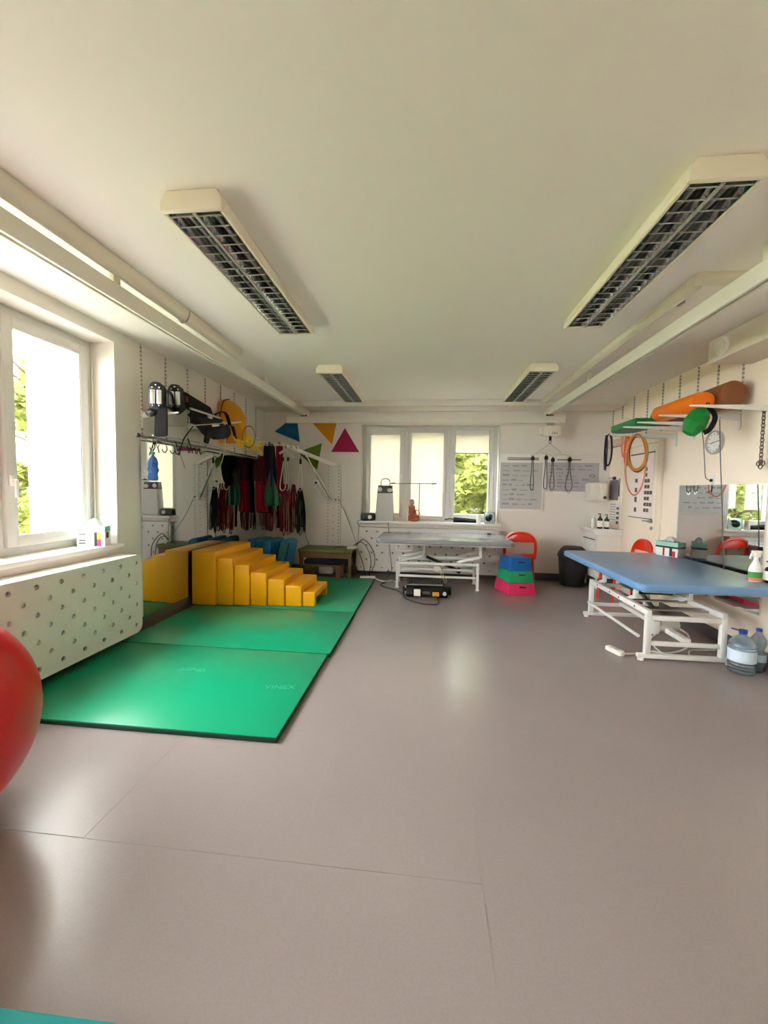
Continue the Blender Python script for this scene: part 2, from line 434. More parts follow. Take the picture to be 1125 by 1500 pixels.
part('pull_cord', MB().tube([(-2.93, 3.335, 2.5), (-2.93, 3.335, .95)], .004, sub=1), M_white, win2)
win_added = sroot('window_added', 'added narrow white window behind the viewer in the left wall, brightening the ceiling')  # unseen extra window, added to lift the ceiling light near the camera
y0, y1 = WL[1]
part('frame', frame_rect(MB(), y0, y1, WZ[0], WZ[1], .06, XF0, XF1, 'X'), M_upvc, win_added, bevel=.004)
part('pane', MB().box(XF1 - .01, XF1 - .004, y0 + .06, y1 - .06, WZ[0] + .06, WZ[1] - .06), M_pane, win_added)
part('window_sill', MB().box(-2.975, -2.70, y0 - .05, y1 + .05, .845, .882), M_white, win_added, bevel=.006)
# ---- roller blinds (hang inside the glazing beads)
M_blind = translucent_mat('blind_cloth', (226, 222, 212), (216, 211, 198), 0.55)
for k, (a, b) in enumerate(cells):
    t = (.072, .04, .075)[k]
    zb = FZ[0] + .075 + t if k < 2 else 2.02
    bl = thing('roller_blind', ('white roller blind pulled fully down behind the air purifier', 'white roller blind pulled fully down over the middle pane',
                'white roller blind raised to leave the garden in view')[k], 'blind', ((a + b) / 2, 6.83, zb), group='blinds on the far window')
    part('cloth', MB().box(a + t - .004, b - t + .004, 6.842, 6.844, zb, FZ[1] - .062 - t), M_blind, bl)
    part('cassette', MB().box(a + t - .004, b - t + .004, 6.80, 6.845, FZ[1] - .075 - t + .012, FZ[1] - .058 - t + .012), M_upvc, bl, bevel=.003)
    part('bottom_bar', MB().box(a + t - .004, b - t + .004, 6.836, 6.85, zb - .012, zb), M_gasket if k == 2 else M_upvc, bl)

# ---- door on the right wall
door = sroot('door_1', 'cream painted door with lever handle on the right wall')
M_door = mat('cream_door_paint', (240, 226, 206), 0.5, var=0.015, vscale=3)
part('leaf', MB().box(2.775, 2.799, 5.335, 6.20, .008, 2.03), M_door, door, bevel=.004)
part('trim', MB().box(2.768, 2.799, 5.235, 5.33, 0, 2.125).box(2.768, 2.799, 6.205, 6.28, 0, 2.125).box(2.768, 2.799, 5.33, 6.205, 2.035, 2.125), M_door, door, bevel=.006)
hd = part('handle', MB().cyl((2.775, 5.40, 1.06), (2.745, 5.40, 1.06), .022).cyl((2.765, 5.40, 1.06), (2.725, 5.40, 1.06), .009).tube([(2.726, 5.395, 1.06), (2.722, 5.44, 1.062), (2.724, 5.52, 1.06)], .010), M_alu, door, smooth=True)
part('lock_rosette', MB().cyl((2.775, 5.40, .975), (2.762, 5.40, .975), .022).cyl((2.762, 5.40, .975), (2.757, 5.40, .975), .008), M_alu, door, smooth=True)

# ---- outside
M_render = mat('white_render', (196, 190, 184), 0.9, var=0.02, vscale=3)
M_grass = mat('lawn', (96, 108, 52), 0.95, var=0.3, vscale=3, bump=0.5, bscale=30)
M_pave = mat('bounce_paving', (136, 132, 128), 0.9, var=0.08, vscale=2)
struct('bounce_apron', MB().box(-7.6, 6, -9, 9.4, -1.05, -.98), M_pave, 'added pale apron around the building, out of view, bouncing neutral light indoors')  # unseen apron added so the lawn does not tint the ceiling green
struct('ground', MB().box(-40, 30, -20, 45, -1.1, -1.0), M_grass, 'sunlit lawn outside the windows')
struct('wall_outside', MB().box(-4.55, -3.2, 4.25, 7.1, -1.0, 5.0), M_render, 'white rendered wing of the building outside the left window')
M_leaf = translucent_mat('leaf', (106, 114, 58), (132, 140, 72), 0.45)
M_leaf2 = translucent_mat('pale_leaf', (124, 130, 72), (150, 156, 88), 0.45)
M_bark = mat('bark', (86, 72, 58), 0.95, var=0.2, vscale=12, bump=0.6, bscale=20)
def tree(loc, h, r, n, label, seed, leaf=M_leaf, low=0.1):
    rnd = random.Random(seed)
    t = thing('garden_tree', label, 'tree', loc, group='trees in the garden')
    x, y, z = loc
    tr = MB().tube([(x, y, z), (x + .1, y, z + h * .3), (x - .05, y + .1, z + h * .6), (x, y, z + h * .85)], .09, n=8)
    for k in range(9):
        a = rnd.uniform(0, 2 * PI); zz = z + h * rnd.uniform(.2, .7)
        tr.tube([(x, y, zz), (x + math.cos(a) * r * .45, y + math.sin(a) * r * .45, zz + .35), (x + math.cos(a) * r * .9, y + math.sin(a) * r * .9, zz + .55)], .026, n=5, sub=3)
    part('trunk', tr, M_bark, t)
    cl = []
    for k in range(26):
        a = rnd.uniform(0, 2 * PI); q = r * math.sqrt(rnd.random()) * .85
        cl.append((x + q * math.cos(a), y + q * math.sin(a), z + h * rnd.uniform(low, .95), rnd.uniform(.35, .7) * r * .6))
    f = MB()
    for k in range(n):
        cx, cy, cz, cr = cl[k % len(cl)]
        d = Vector((rnd.gauss(0, 1), rnd.gauss(0, 1), rnd.gauss(0, .8))).normalized() * cr * rnd.uniform(.55, 1.05)
        p = Vector((cx, cy, cz)) + d; s_ = rnd.uniform(.08, .15)
        u = Vector((rnd.gauss(0, 1), rnd.gauss(0, 1), rnd.gauss(0, .6))).normalized(); w = u.orthogonal().normalized()
        w = Matrix.Rotation(rnd.uniform(0, 6.28), 3, u) @ w
        k0 = len(f.v)
        f.v += [p - u * s_, p + w * s_ * .5, p + u * s_, p - w * s_ * .5]; f.f.append((k0, k0 + 1, k0 + 2, k0 + 3))
    me = bpy.data.meshes.new('foliage'); me.from_pydata([tuple(v) for v in f.v], [], f.f); me.update(); me.materials.append(leaf)
    o = part('foliage', me, leaf, t); o['kind'] = 'stuff'
tree((1.7, 11.4, -1.0), 5.8, 1.55, 11000, 'leafy green tree straight beyond the far window', 1, M_leaf2, .22)
tree((5.0, 11.6, -1.0), 6.0, 1.5, 8000, 'leafy tree right of the one beyond the far window', 2, M_leaf, .2)
tree((-1.8, 11.6, -1.0), 6.0, 1.6, 9000, 'leafy tree left of the one beyond the far window', 3, M_leaf2, .2)
tree((-5.4, 12.0, -1.0), 6.0, 1.6, 8000, 'tall leafy tree behind the drawn blinds', 4, M_leaf, .2)
tree((-8.3, 8.2, -1.0), 6.4, 1.5, 10000, 'bushy tree beside the rendered wing outside the left window', 5, M_leaf2, .15)
tree((-11.4, 6.4, -1.0), 6.4, 1.5, 8000, 'tree out on the lawn left of the rendered wing', 6, M_leaf, .15)
hedge = thing('garden_hedge', 'tall clipped green hedge closing the garden behind the trees', 'hedge', (0, 16, -1.0))
rnd = random.Random(21); f = MB()
for k in range(9000):
    p = Vector((rnd.uniform(-14, 9), 15.5 + rnd.gauss(0, .35), -1 + 5.6 * rnd.random())); s_ = rnd.uniform(.14, .26)
    u = Vector((rnd.gauss(0, 1), rnd.gauss(0, .6), rnd.gauss(0, 1))).normalized(); w = u.cross(Vector((0, 1, 0)))
    w = w.normalized() if w.length > .05 else u.orthogonal().normalized()
    k0 = len(f.v); f.v += [p - u * s_, p + w * s_ * .6, p + u * s_, p - w * s_ * .6]; f.f.append((k0, k0 + 1, k0 + 2, k0 + 3))
me = bpy.data.meshes.new('foliage'); me.from_pydata([tuple(v) for v in f.v], [], f.f); me.update(); me.materials.append(M_leaf2)
o = part('foliage', me, M_leaf2, hedge); o['kind'] = 'stuff'
part('stems', MB().box(-14, 9, 15.4, 15.6, -1.0, 3.6), mat('hedge_core', (96, 104, 56), .95, var=.3, vscale=3), hedge)
fence = thing('garden_fence', 'pale wire fence of horizontal rails on the lawn outside', 'fence', (1.5, 9.6, -1.0))
M_fence = mat('pale_fence', (214, 214, 200), 0.6, var=0.05)
for x in (-1.2, .5, 2.2, 3.9): part('post', MB().box(x - .03, x + .03, 9.57, 9.63, -1.0, .72), M_fence, fence)
for z in (-.2, .08, .36, .64): part('rail', MB().box(-1.3, 4.0, 9.585, 9.615, z, z + .035), M_fence, fence)

# ================================================================== CEILING
M_lamp = mat('lamp_enamel', (236, 228, 208), 0.4, var=0.02, vscale=5)
M_refl = mat('polished_reflector', (190, 191, 193), 0.10, metal=1.0, var=0.06, vscale=25)
M_lip = mat('louvre_lip', (176, 175, 170), 0.4, var=0.04, vscale=20)
M_inner = mat('lamp_inner_white', (150, 152, 154), 0.3, metal=0.6)
M_tube = mat('fluorescent_tube', (238, 238, 232), 0.3, var=0.01)
def lamp(label):
    # local: X across (width .29), Y along (length 1.54), Z from bottom 0 to .09; built at origin
    t = thing('ceiling_lamp', label, 'lamp', (0, 0, 0), group='louvred ceiling lamps')
    w, L, h = .145, .77, .09
    mb = MB()
    prof = [(-w, 0.0), (-w - .004, .012), (-w + .006, .062), (-w + .022, h), (w - .022, h), (w - .006, .062), (w + .004, .012), (w, 0.0), (w - .012, 0.0), (w - .02, .075), (-w + .02, .075), (-w + .012, 0.0)]
    mb.prism(prof, 'Y', -L + .03, L - .03)
    part('housing', mb, M_lamp, t, bevel=.0)
    for sgn in (-1, 1):
        y0, y1 = sgn * (L - .03), sgn * L
        a = [(-w - .004, 0), (-w - .004, .05), (-w + .026, h), (w - .026, h), (w + .004, .05), (w + .004, 0)]
        part('end_cap', MB().prism(a, 'Y', min(y0, y1), max(y0, y1)), M_lamp, t, bevel=.008)
    for sgn in (-1, 1):
        cx = sgn * .066
        # parabolic side reflectors of each tube bay
        for q in (-1, 1):
            g = []
            for k in range(6):
                u = k / 5; xx = cx + q * (.030 + .032 * (1 - u) ** 2 ) * 1.0; zz = .006 + .058 * u
                g.append([(xx, -L + .032, zz), (xx, L - .032, zz)])
            part('reflector', MB().sheet(g, .001), M_refl, t, smooth=True)
        part('tube', MB().cyl((cx, -L + .06, .052), (cx, L - .06, .052), .013, n=10), M_tube, t, smooth=True)
    part('spine', MB().box(-.007, .007, -L + .032, L - .032, .0, .012), M_lip, t)
    nb = 20; blade = None
    for i in range(nb):
        y = -L + .05 + (2 * L - .10) * i / (nb - 1)
        mb = MB()
        for cx in (-.066, .066):
            mb.prism([(cx - .058, .001), (cx + .058, .001), (cx + .034, .042), (cx - .034, .042)], 'Y', y - .0012, y + .0012)
        for cx in (-.066, .066): mb.box(cx - .058, cx + .058, y - .0019, y + .0019, -.001, .0035)
        b_ = part('louvre_blade', mb, M_refl, t)
        b_.data.materials.append(M_lip)
        for p_ in b_.data.polygons:
            if p_.index >= 12: p_.material_index = 1
    return t
LZ = 2.66
l0 = lamp('louvred ceiling lamp nearest the left window'); l0.location = (-1.105, 2.60, LZ)
copy_tree(l0, (1.165, 2.60, LZ), label='louvred ceiling lamp cut by the right edge of the picture')
copy_tree(l0, (-1.10, 5.22, LZ), label='far louvred ceiling lamp on the window side')
copy_tree(l0, (1.175, 5.26, LZ), label='far louvred ceiling lamp above the hoist side')

# ---- hoist rails
M_rail = mat('rail_aluminium_white', (226, 222, 210), 0.35, var=0.02, vscale=3)
def rail(x, label):
    t = thing('hoist_rail', label, 'rail', (x, 2.5, 2.55), group='ceiling hoist rails')
    prof = [(x - .03, 2.55), (x - .012, 2.55), (x - .012, 2.562), (x - .022, 2.575), (x - .022, 2.63), (x + .022, 2.63), (x + .022, 2.575), (x + .012, 2.562), (x + .012, 2.55), (x + .03, 2.55), (x + .03, 2.655), (x - .03, 2.655)]
    part('profile', MB().prism(prof, 'Y', -2.2, 6.66), M_rail, t)
    for y in (-1.5, .6, 2.45, 4.9, 6.5):
        part('ceiling_bracket', MB().box(x - .02, x + .02, y - .03, y + .03, 2.655, 2.75), M_rail, t, bevel=.004)
    return t
rail(-1.985, 'long white hoist rail under the ceiling on the window side')
rail(1.785, 'long white hoist rail under the ceiling on the mirror side')
tr = thing('traverse_rail', 'white crosswise hoist rail in front of the far window top', 'rail', (-.13, 6.40, 2.435))
x0, x1 = -2.255, 2.0
prof = [(6.37, 2.435), (6.385, 2.435), (6.385, 2.45), (6.38, 2.46), (6.38, 2.515), (6.42, 2.515), (6.42, 2.46), (6.415, 2.45), (6.415, 2.435), (6.43, 2.435), (6.43, 2.535), (6.37, 2.535)]
part('profile', MB().prism(prof, 'X', x0, x1), M_rail, tr)
for x in (x0, x1): part('end_cap', MB().box(x - .006, x + .006, 6.368, 6.432, 2.433, 2.537), M_rail, tr, bevel=.003)
for x in (-1.985, 1.785):
    part('trolley', MB().box(x - .05, x + .05, 6.385, 6.415, 2.535, 2.562).box(x - .008, x + .008, 6.36, 6.44, 2.552, 2.60), M_black, tr)
# ceiling cable covers
M_cover = mat('pale_trunking', (226, 218, 200), 0.4, var=0.03, vscale=4)
def halfround(pts_y0, pts_y1, x, w, h):
    prof = [(x - w, 2.749)] + [(x - w * math.cos(PI * i / 10), 2.749 - h * math.sin(PI * i / 10)) for i in range(1, 10)] + [(x + w, 2.749)]
    return MB().prism(prof, 'Y', pts_y0, pts_y1)
tk = thing('pipe_cover', 'rounded cream pipe cover on the ceiling beside the window-side rail', 'trunking', (-1.902, 1, 2.7))
part('cover', halfround(-2.4, 3.95, -1.902, .05, .085), M_cover, tk, smooth=True)
part('clip', MB().tube([(-1.902 - .054 * math.cos(PI * i / 8), 3.05, 2.745 - .088 * math.sin(PI * i / 8)) for i in range(9)], .005, n=6, sub=1), M_alu, tk, smooth=True)
tk2 = thing('pipe_cover', 'cream ceiling pipe cover with an elbow beside the mirror-side rail', 'trunking', (1.64, 4.5, 2.7))
part('cover', MB().prism([(1.60, 2.749), (1.61, 2.715), (1.655, 2.69), (1.70, 2.715), (1.71, 2.749)], 'Y', 2.86, 6.22), M_cover, tk2, bevel=.006)
part('elbow', MB().prism([(2.74, 2.749), (2.75, 2.715), (2.80, 2.69), (2.845, 2.715), (2.855, 2.749)], 'X', 1.60, 2.26), M_cover, tk2, bevel=.006)
part('clip', MB().box(1.715, 1.735, 3.1, 3.16, 2.72, 2.748), M_alu, tk2)

# ---- ventilation duct on the right wall
du = thing('ventilation_duct', 'cream boxed duct with a round vent high on the right wall', 'duct', (2.62, 1.0, 2.55))
M_duct = mat('duct_paint', (224, 214, 196), 0.6, var=0.02, vscale=3)
part('casing', MB().box(2.435, 2.798, -2.9, 3.97, 2.55, 2.748), M_duct, du, bevel=.006)
part('vent_collar', MB().lathe([(.075, 0), (.078, -.012), (.062, -.03), (.055, -.03), (.055, -.004)], (2.435, 3.78, 2.645), n=28, axis='X'), M_white, du, smooth=True)
part('vent_disc', MB().lathe([(.0, -.045), (.05, -.043), (.058, -.032), (.05, -.022), (.02, -.02), (.02, 0.004)], (2.435, 3.78, 2.645), n=28, axis='X'), M_white, du, smooth=True)
part('vent_throat', MB().cyl((2.434, 3.78, 2.645), (2.427, 3.78, 2.645), .056, n=28), M_black, du)

# ---- hoist motor with carry bar and slings
hx, hy = 1.80, 6.39
mo = thing('hoist_motor', 'white ceiling hoist motor with a small dark logo', 'hoist', (hx, hy, 2.23))
M_hoist = mat('hoist_plastic', (232, 226, 212), 0.4, var=0.01)
hb_ = part('body', MB().prism(rrect(hx - .115, hx + .13, 2.235, 2.385, .025), 'Y', hy - .065, hy + .065), M_hoist, mo, bevel=.012, smooth=True)
part('side_cover', MB().prism(rrect(hx - .15, hx - .11, 2.25, 2.37, .015), 'Y', hy - .05, hy + .05), M_hoist, mo, bevel=.008)
part('trolley', MB().box(hx - .05, hx + .05, hy - .012, hy + .012, 2.38, 2.46), M_alu, mo)
part('logo', text_mesh('Liko', .05, Matrix.Translation((hx + .045, hy - .0665, 2.275)) @ Matrix.Rotation(PI / 2, 4, 'X')), M_black, hb_)
part('lift_strap', MB().box(hx - .018, hx + .018, hy - .002, hy + .002, 2.165, 2.24), M_blackcloth, mo)
cb = thing('carry_bar', 'white curved sling carry bar hanging under the hoist motor', 'hanger', (hx, hy, 1.95))
part('hook', MB().torus((hx, hy, 2.15), .02, .006, axis='Y', n=20).cyl((hx, hy, 2.12), (hx, hy, 2.14), .016), M_chrome, cb, smooth=True)
part('cord', MB().tube([(hx, hy, 2.13), (hx - .17, hy - .03, 2.005)], .005, sub=1).tube([(hx, hy, 2.13), (hx + .17, hy - .02, 1.985)], .005, sub=1), M_alu, cb)
def arcbar(xa, xb, z, y, sag):
    return MB().tube([(xa + (xb - xa) * k / 6, y, z + sag * (1 - ((k - 3) / 3) ** 2)) for k in range(7)], .014, n=8)
part('bar', arcbar(1.52, 1.83, 1.945, hy - .03, .055), M_hoist, cb, smooth=True, label='left white curved arm')
part('bar', arcbar(1.83, 2.12, 1.925, hy - .02, .05), M_hoist, cb, smooth=True, label='right white curved arm')
M_sling = mat('grey_sling_cord', (96, 98, 94), 0.8, var=0.15, vscale=40)
lab = ['grey cord loop on the leftmost hook of the carry bar', 'grey cord loop second from the left on the carry bar', 'grey cord loop third from the left on the carry bar', 'wide grey cord loop on the right end of the carry bar']
for k, (x, zt, zb, wd) in enumerate(((1.545, 1.92, 1.40, .022), (1.74, 1.93, 1.42, .026), (1.835, 1.90, 1.41, .03), (2.075, 1.905, 1.40, .045))):
    t = thing('sling_loop', lab[k], 'sling', (x, hy - .06, zb), group='cord loops on the carry bar')
    y = hy - .05
    part('cord', MB().tube([(x - .008, y, zt), (x - .012, y, zt - .2), (x - wd, y, zb + .14), (x - wd * .8, y, zb + .05), (x, y, zb + .03), (x + wd * .8, y, zb + .05), (x + wd, y, zb + .15), (x + .014, y, zt - .2), (x + .008, y, zt)], .0075, n=6), M_sling, t, smooth=True)
    part('stopper', MB().box(x - .025, x + .025, y - .014, y + .014, zt - .045, zt + .005).sphere((x, y, zt + .012), .014, 8, 6), M_black, t, bevel=.004)
    part('clip', MB().torus((x, y, zb + .012), .018, .004, axis='Y', n=14, m=6), M_chrome, t, smooth=True)

# ================================================================== LEFT SIDE
# ---- green gym mats
def mat_green():
    m = mat('green_mat_vinyl', (8, 150, 106), 0.33, var=0.05, vscale=2, bump=0.05, bscale=120)
    return m
M_mat = mat_green(); M_matedge = mat('dark_green_mat_edge', (14, 70, 52), 0.6, var=0.1)
M_emboss = mat('embossed_lettering', (70, 176, 140), 0.3)
mats = [(-2.66, -.793, 2.10, 3.262, 'green gym mat nearest the red ball'), (-2.66, -.778, 3.272, 4.435, 'middle green gym mat in front of the yellow steps'),
        (-2.66, -.783, 4.445, 6.20, 'far green gym mat under the yellow steps and benches')]
for k, (a, b, c, d, lab) in enumerate(mats):
    t = thing('gym_mat', lab, 'mat', ((a + b) / 2, (c + d) / 2, 0), group='green gym mats')
    part('foam', MB().box(a, b, c, d, .0, .027), M_matedge, t, bevel=.003)
    part('cover', MB().box(a + .004, b - .004, c + .004, d - .004, .0272, .031), M_mat, t, bevel=.0015)
    if k == 0:
        part('emboss_logo', text_mesh('VINEX', .075, Matrix.Translation((-1.72, 2.84, .0312)) @ Matrix.Rotation(PI, 4, 'Z'), .0004), M_emboss, t)
        part('emboss_logo', text_mesh('VINEX', .075, Matrix.Translation((-.98, 2.66, .0312)) @ Matrix.Rotation(.12, 4, 'Z'), .0004), M_emboss, t)

# ---- yellow nested steps (arched foam blocks, tallest against the mirror)
xs = [-2.705, -2.41, -2.215, -2.025, -1.825, -1.62, -1.42, -1.265]
zt = [.655, .58, .50, .417, .34, .272, .20]
fy = [4.44, 4.47, 4.49, 4.505, 4.525, 4.545, 4.565]
dp = [.96, .89, .85, .80, .74, .67, .59]
nm = ['tallest yellow arched step block against the mirror', 'second tallest yellow arched step block', 'third tallest yellow arched step block', 'middle yellow arched step block of the seven',
      'third lowest yellow arched step block', 'second lowest yellow arched step block', 'lowest yellow arched step block at the open end']
M_under = mat('dark_step_seam', (120, 66, 10), 0.7)
for k in range(7):
    x0, x1 = xs[k] + .004, xs[k + 1] - .004
    t = thing('step_block', nm[k], 'step', ((x0 + x1) / 2, fy[k] + dp[k] / 2, .031), group='nested yellow steps')
    y0, y1 = fy[k], fy[k] + dp[k]; z0, z1 = .0312, zt[k]
    leg = .10 if k < 6 else .075; th = .10 if k < 6 else .075
    poly = [(y0, z0), (y0 + leg, z0), (y0 + leg, z1 - th), (y1 - leg, z1 - th), (y1 - leg, z0), (y1, z0), (y1, z1), (y0, z1)]
    part('block', MB().prism(poly, 'X', x0, x1), M_yellow, t, bevel=.012, seg=3)
    part('seam', MB().box(x1 - .0005, x1 + .0012, y0 + .014, y1 - .014, z1 - th - .006, z1 - th + .0), M_under, t)

# ---- mirror on the left wall
mi = thing('wall_mirror', 'tall frameless wall mirror behind the yellow steps', 'mirror', (-2.73, 5.16, .128))
for a, b in ((3.655, 5.16), (5.163, 6.68)): part('mirror_pane', MB().box(-2.738, -2.722, a, b, .128, 1.85), M_mirror, mi)

# ---- slotted wall rails above mirrors
def slot_mat():
    m = bpy.data.materials.new('slotted_steel'); m.use_nodes = True
    n = m.node_tree; b = n.nodes['Principled BSDF']; b.inputs['Roughness'].default_value = .45
    tc = n.nodes.new('ShaderNodeTexCoord'); sp = n.nodes.new('ShaderNodeSeparateXYZ'); n.links.new(tc.outputs['Object'], sp.inputs[0])
    w = n.nodes.new('ShaderNodeMath'); w.operation = 'MULTIPLY'; w.inputs[1].default_value = 26.0; n.links.new(sp.outputs[2], w.inputs[0])
    fr = n.nodes.new('ShaderNodeMath'); fr.operation = 'FRACT'; n.links.new(w.outputs[0], fr.inputs[0])
    gt = n.nodes.new('ShaderNodeMath'); gt.operation = 'GREATER_THAN'; gt.inputs[1].default_value = .5; n.links.new(fr.outputs[0], gt.inputs[0])
    mx = n.nodes.new('ShaderNodeMix'); mx.data_type = 'RGBA'; mx.inputs[6].default_value = lin((212, 206, 197)); mx.inputs[7].default_value = lin((150, 142, 132))
    n.links.new(gt.outputs[0], mx.inputs[0]); n.links.new(mx.outputs[2], b.inputs['Base Color'])
    return m
M_slot = slot_mat()
LS = [3.69, 4.06, 4.45, 4.82, 5.20, 5.58, 5.95, 6.31]
for k, y in enumerate(LS):
    single('slotted_rail', MB().box(-2.740, -2.728, y - .007, y + .007, 1.87, 2.735), M_slot,
           f'{ORD[k]} slotted upright rail from the window above the left mirror', 'rail', 'slotted rails on the left wall')
RS = [6.66, 6.36, 6.03, 5.68, 5.335, 5.0, 4.685, 4.385, 4.06, 3.72]
for k, y in enumerate(RS):
    lo = 2.05 if y > 4.0 else 1.72
    single('slotted_rail', MB().box(2.788, 2.80, y - .007, y + .007, 2.16 if k not in (9,) else 1.75, 2.735 if y > 3.97 else 2.545), M_slot,
           f'{ORD[k]} slotted upright rail from the far corner on the right wall', 'rail', 'slotted rails on the right wall')

# ---- radiator covers with drilled holes
M_panel = mat('radiator_panel', (225, 220, 213), 0.45, var=0.015, vscale=3)
def holes_for(u0, u1, v0, v1, du, dv, m=.09):
    out = []; r = 0; v = v0 + m
    while v < v1 - m * .8:
        u = u0 + m + (du / 2 if r % 2 else 0)
        while u < u1 - m * .8: out.append((u, v)); u += du
        v += dv; r += 1
    return out
rc = thing('radiator_cover', 'large white perforated radiator cover under the left window', 'radiator cover', (-2.6, 1.9, .09))
ol = rrect(.35, 3.40, .092, .788, .07, corners=(1, 0, 0, 1))
hl = []
for r in range(7):
    for c in range(17):
        u = 3.33 - c * .185 - (.0925 if r % 2 else 0); v = .165 + r * .0925
        if .42 < u < 3.36 and v < .755: hl.append((u, v))
me = holed_panel(ol, hl, .0185, .016, 'front_panel')
me.transform(Matrix.Translation((-2.55, 0, 0)) @ Matrix(((0, 0, 1, 0), (1, 0, 0, 0), (0, 1, 0, 0), (0, 0, 0, 1))))
part('front_panel', me, M_panel, rc)
# top shelf with slots
top = holed_panel([(.35, -2.735), (3.36, -2.735), (3.36, -2.556), (.35, -2.556)], [(u, -2.60) for u in (.9, 1.3, 1.7, 2.1, 2.5, 2.72, 3.0, 3.1)], .018, .014, 'top_panel')
top.transform(Matrix.Translation((0, 0, .781)) @ Matrix(((0, 1, 0, 0), (1, 0, 0, 0), (0, 0, 1, 0), (0, 0, 0, 1))))
part('top_panel', top, M_panel, rc)
for y in (.5, 1.9, 3.33): part('bracket', MB().box(-2.738, -2.56, y - .012, y + .012, .70, .772), M_panel, rc)
rd = thing('radiator', 'white panel radiator behind the left cover', 'radiator', (-2.66, 1.9, .14))
part('body', MB().box(-2.66, -2.568, .55, 3.30, .20, .72), M_metalw, rd, bevel=.01)
for y in (.8, 2.9): part('bracket', MB().box(-2.739, -2.66, y - .02, y + .02, .2, .6), M_metalw, rd)
# far radiator cover, two panels
rc2 = thing('radiator_cover', 'white perforated radiator cover in two panels under the far window', 'radiator cover', (0, 6.5, .09))
for a, b, nme in ((-1.115, -.605, 'left narrow panel'), (-.60, 1.13, 'right wide panel')):
    hl = []
    for r in range(6):
        for c in range(14):
            u = -1.05 + c * .17 + (.085 if r % 2 else 0); v = .155 + r * .115
            if a + .05 < u < b - .05 and v < .74: hl.append((u, v))
    me = holed_panel(rrect(a, b, .085, .775, .04), hl, .019, .014, 'front_panel')
    me.transform(Matrix.Translation((0, 6.515, 0)) @ Matrix(((1, 0, 0, 0), (0, 0, -1, 0), (0, 1, 0, 0), (0, 0, 0, 1))))
    part('front_panel', me, M_panel, rc2, label=nme)
part('top_panel', MB().box(-1.115, -.605, 6.507, 6.69, .777, .79).box(-.60, 1.13, 6.507, 6.69, .777, .79), M_panel, rc2)
for x in (-1.05, -.6, .3, 1.08): part('bracket', MB().box(x - .01, x + .01, 6.52, 6.698, .60, .776), M_panel, rc2)
rd2 = thing('radiator', 'white panel radiator behind the far cover', 'radiator', (0, 6.63, .14))
part('body', MB().box(-1.08, 1.09, 6.60, 6.66, .20, .72), mat('shaded_radiator_enamel', (150, 148, 144), .5, var=.04), rd2, bevel=.01)  # white radiator greyed to paint in the dark inside the cover
for x in (-.7, .75): part('bracket', MB().box(x - .02, x + .02, 6.66, 6.699, .2, .6), M_metalw, rd2)

# ---- red exercise ball, teal mat corner
M_ball = mat('red_ball_rubber', (196, 14, 22), 0.32, var=0.04, vscale=3)
ba = single('exercise_ball', MB().sphere((-1.994, 1.26, .466), .466, 64, 40), M_ball, 'large red exercise ball cut off at the left edge', 'ball', smooth=True, angle=3)
part('valve_plug', MB().cyl((-1.994, 1.26, .925), (-1.994, 1.26, .935), .012), M_white, ba)
M_teal = mat('teal_foam', (0, 150, 150), 0.5, var=0.04, vscale=6)
single('balance_pad', MB().prism([(-1.55, .45), (-.70, .50), (-.66, .893), (-1.52, .874)], 'Z', 0.0, .045), M_teal, 'teal foam pad just entering at the bottom left corner', 'pad', bevel=.008)

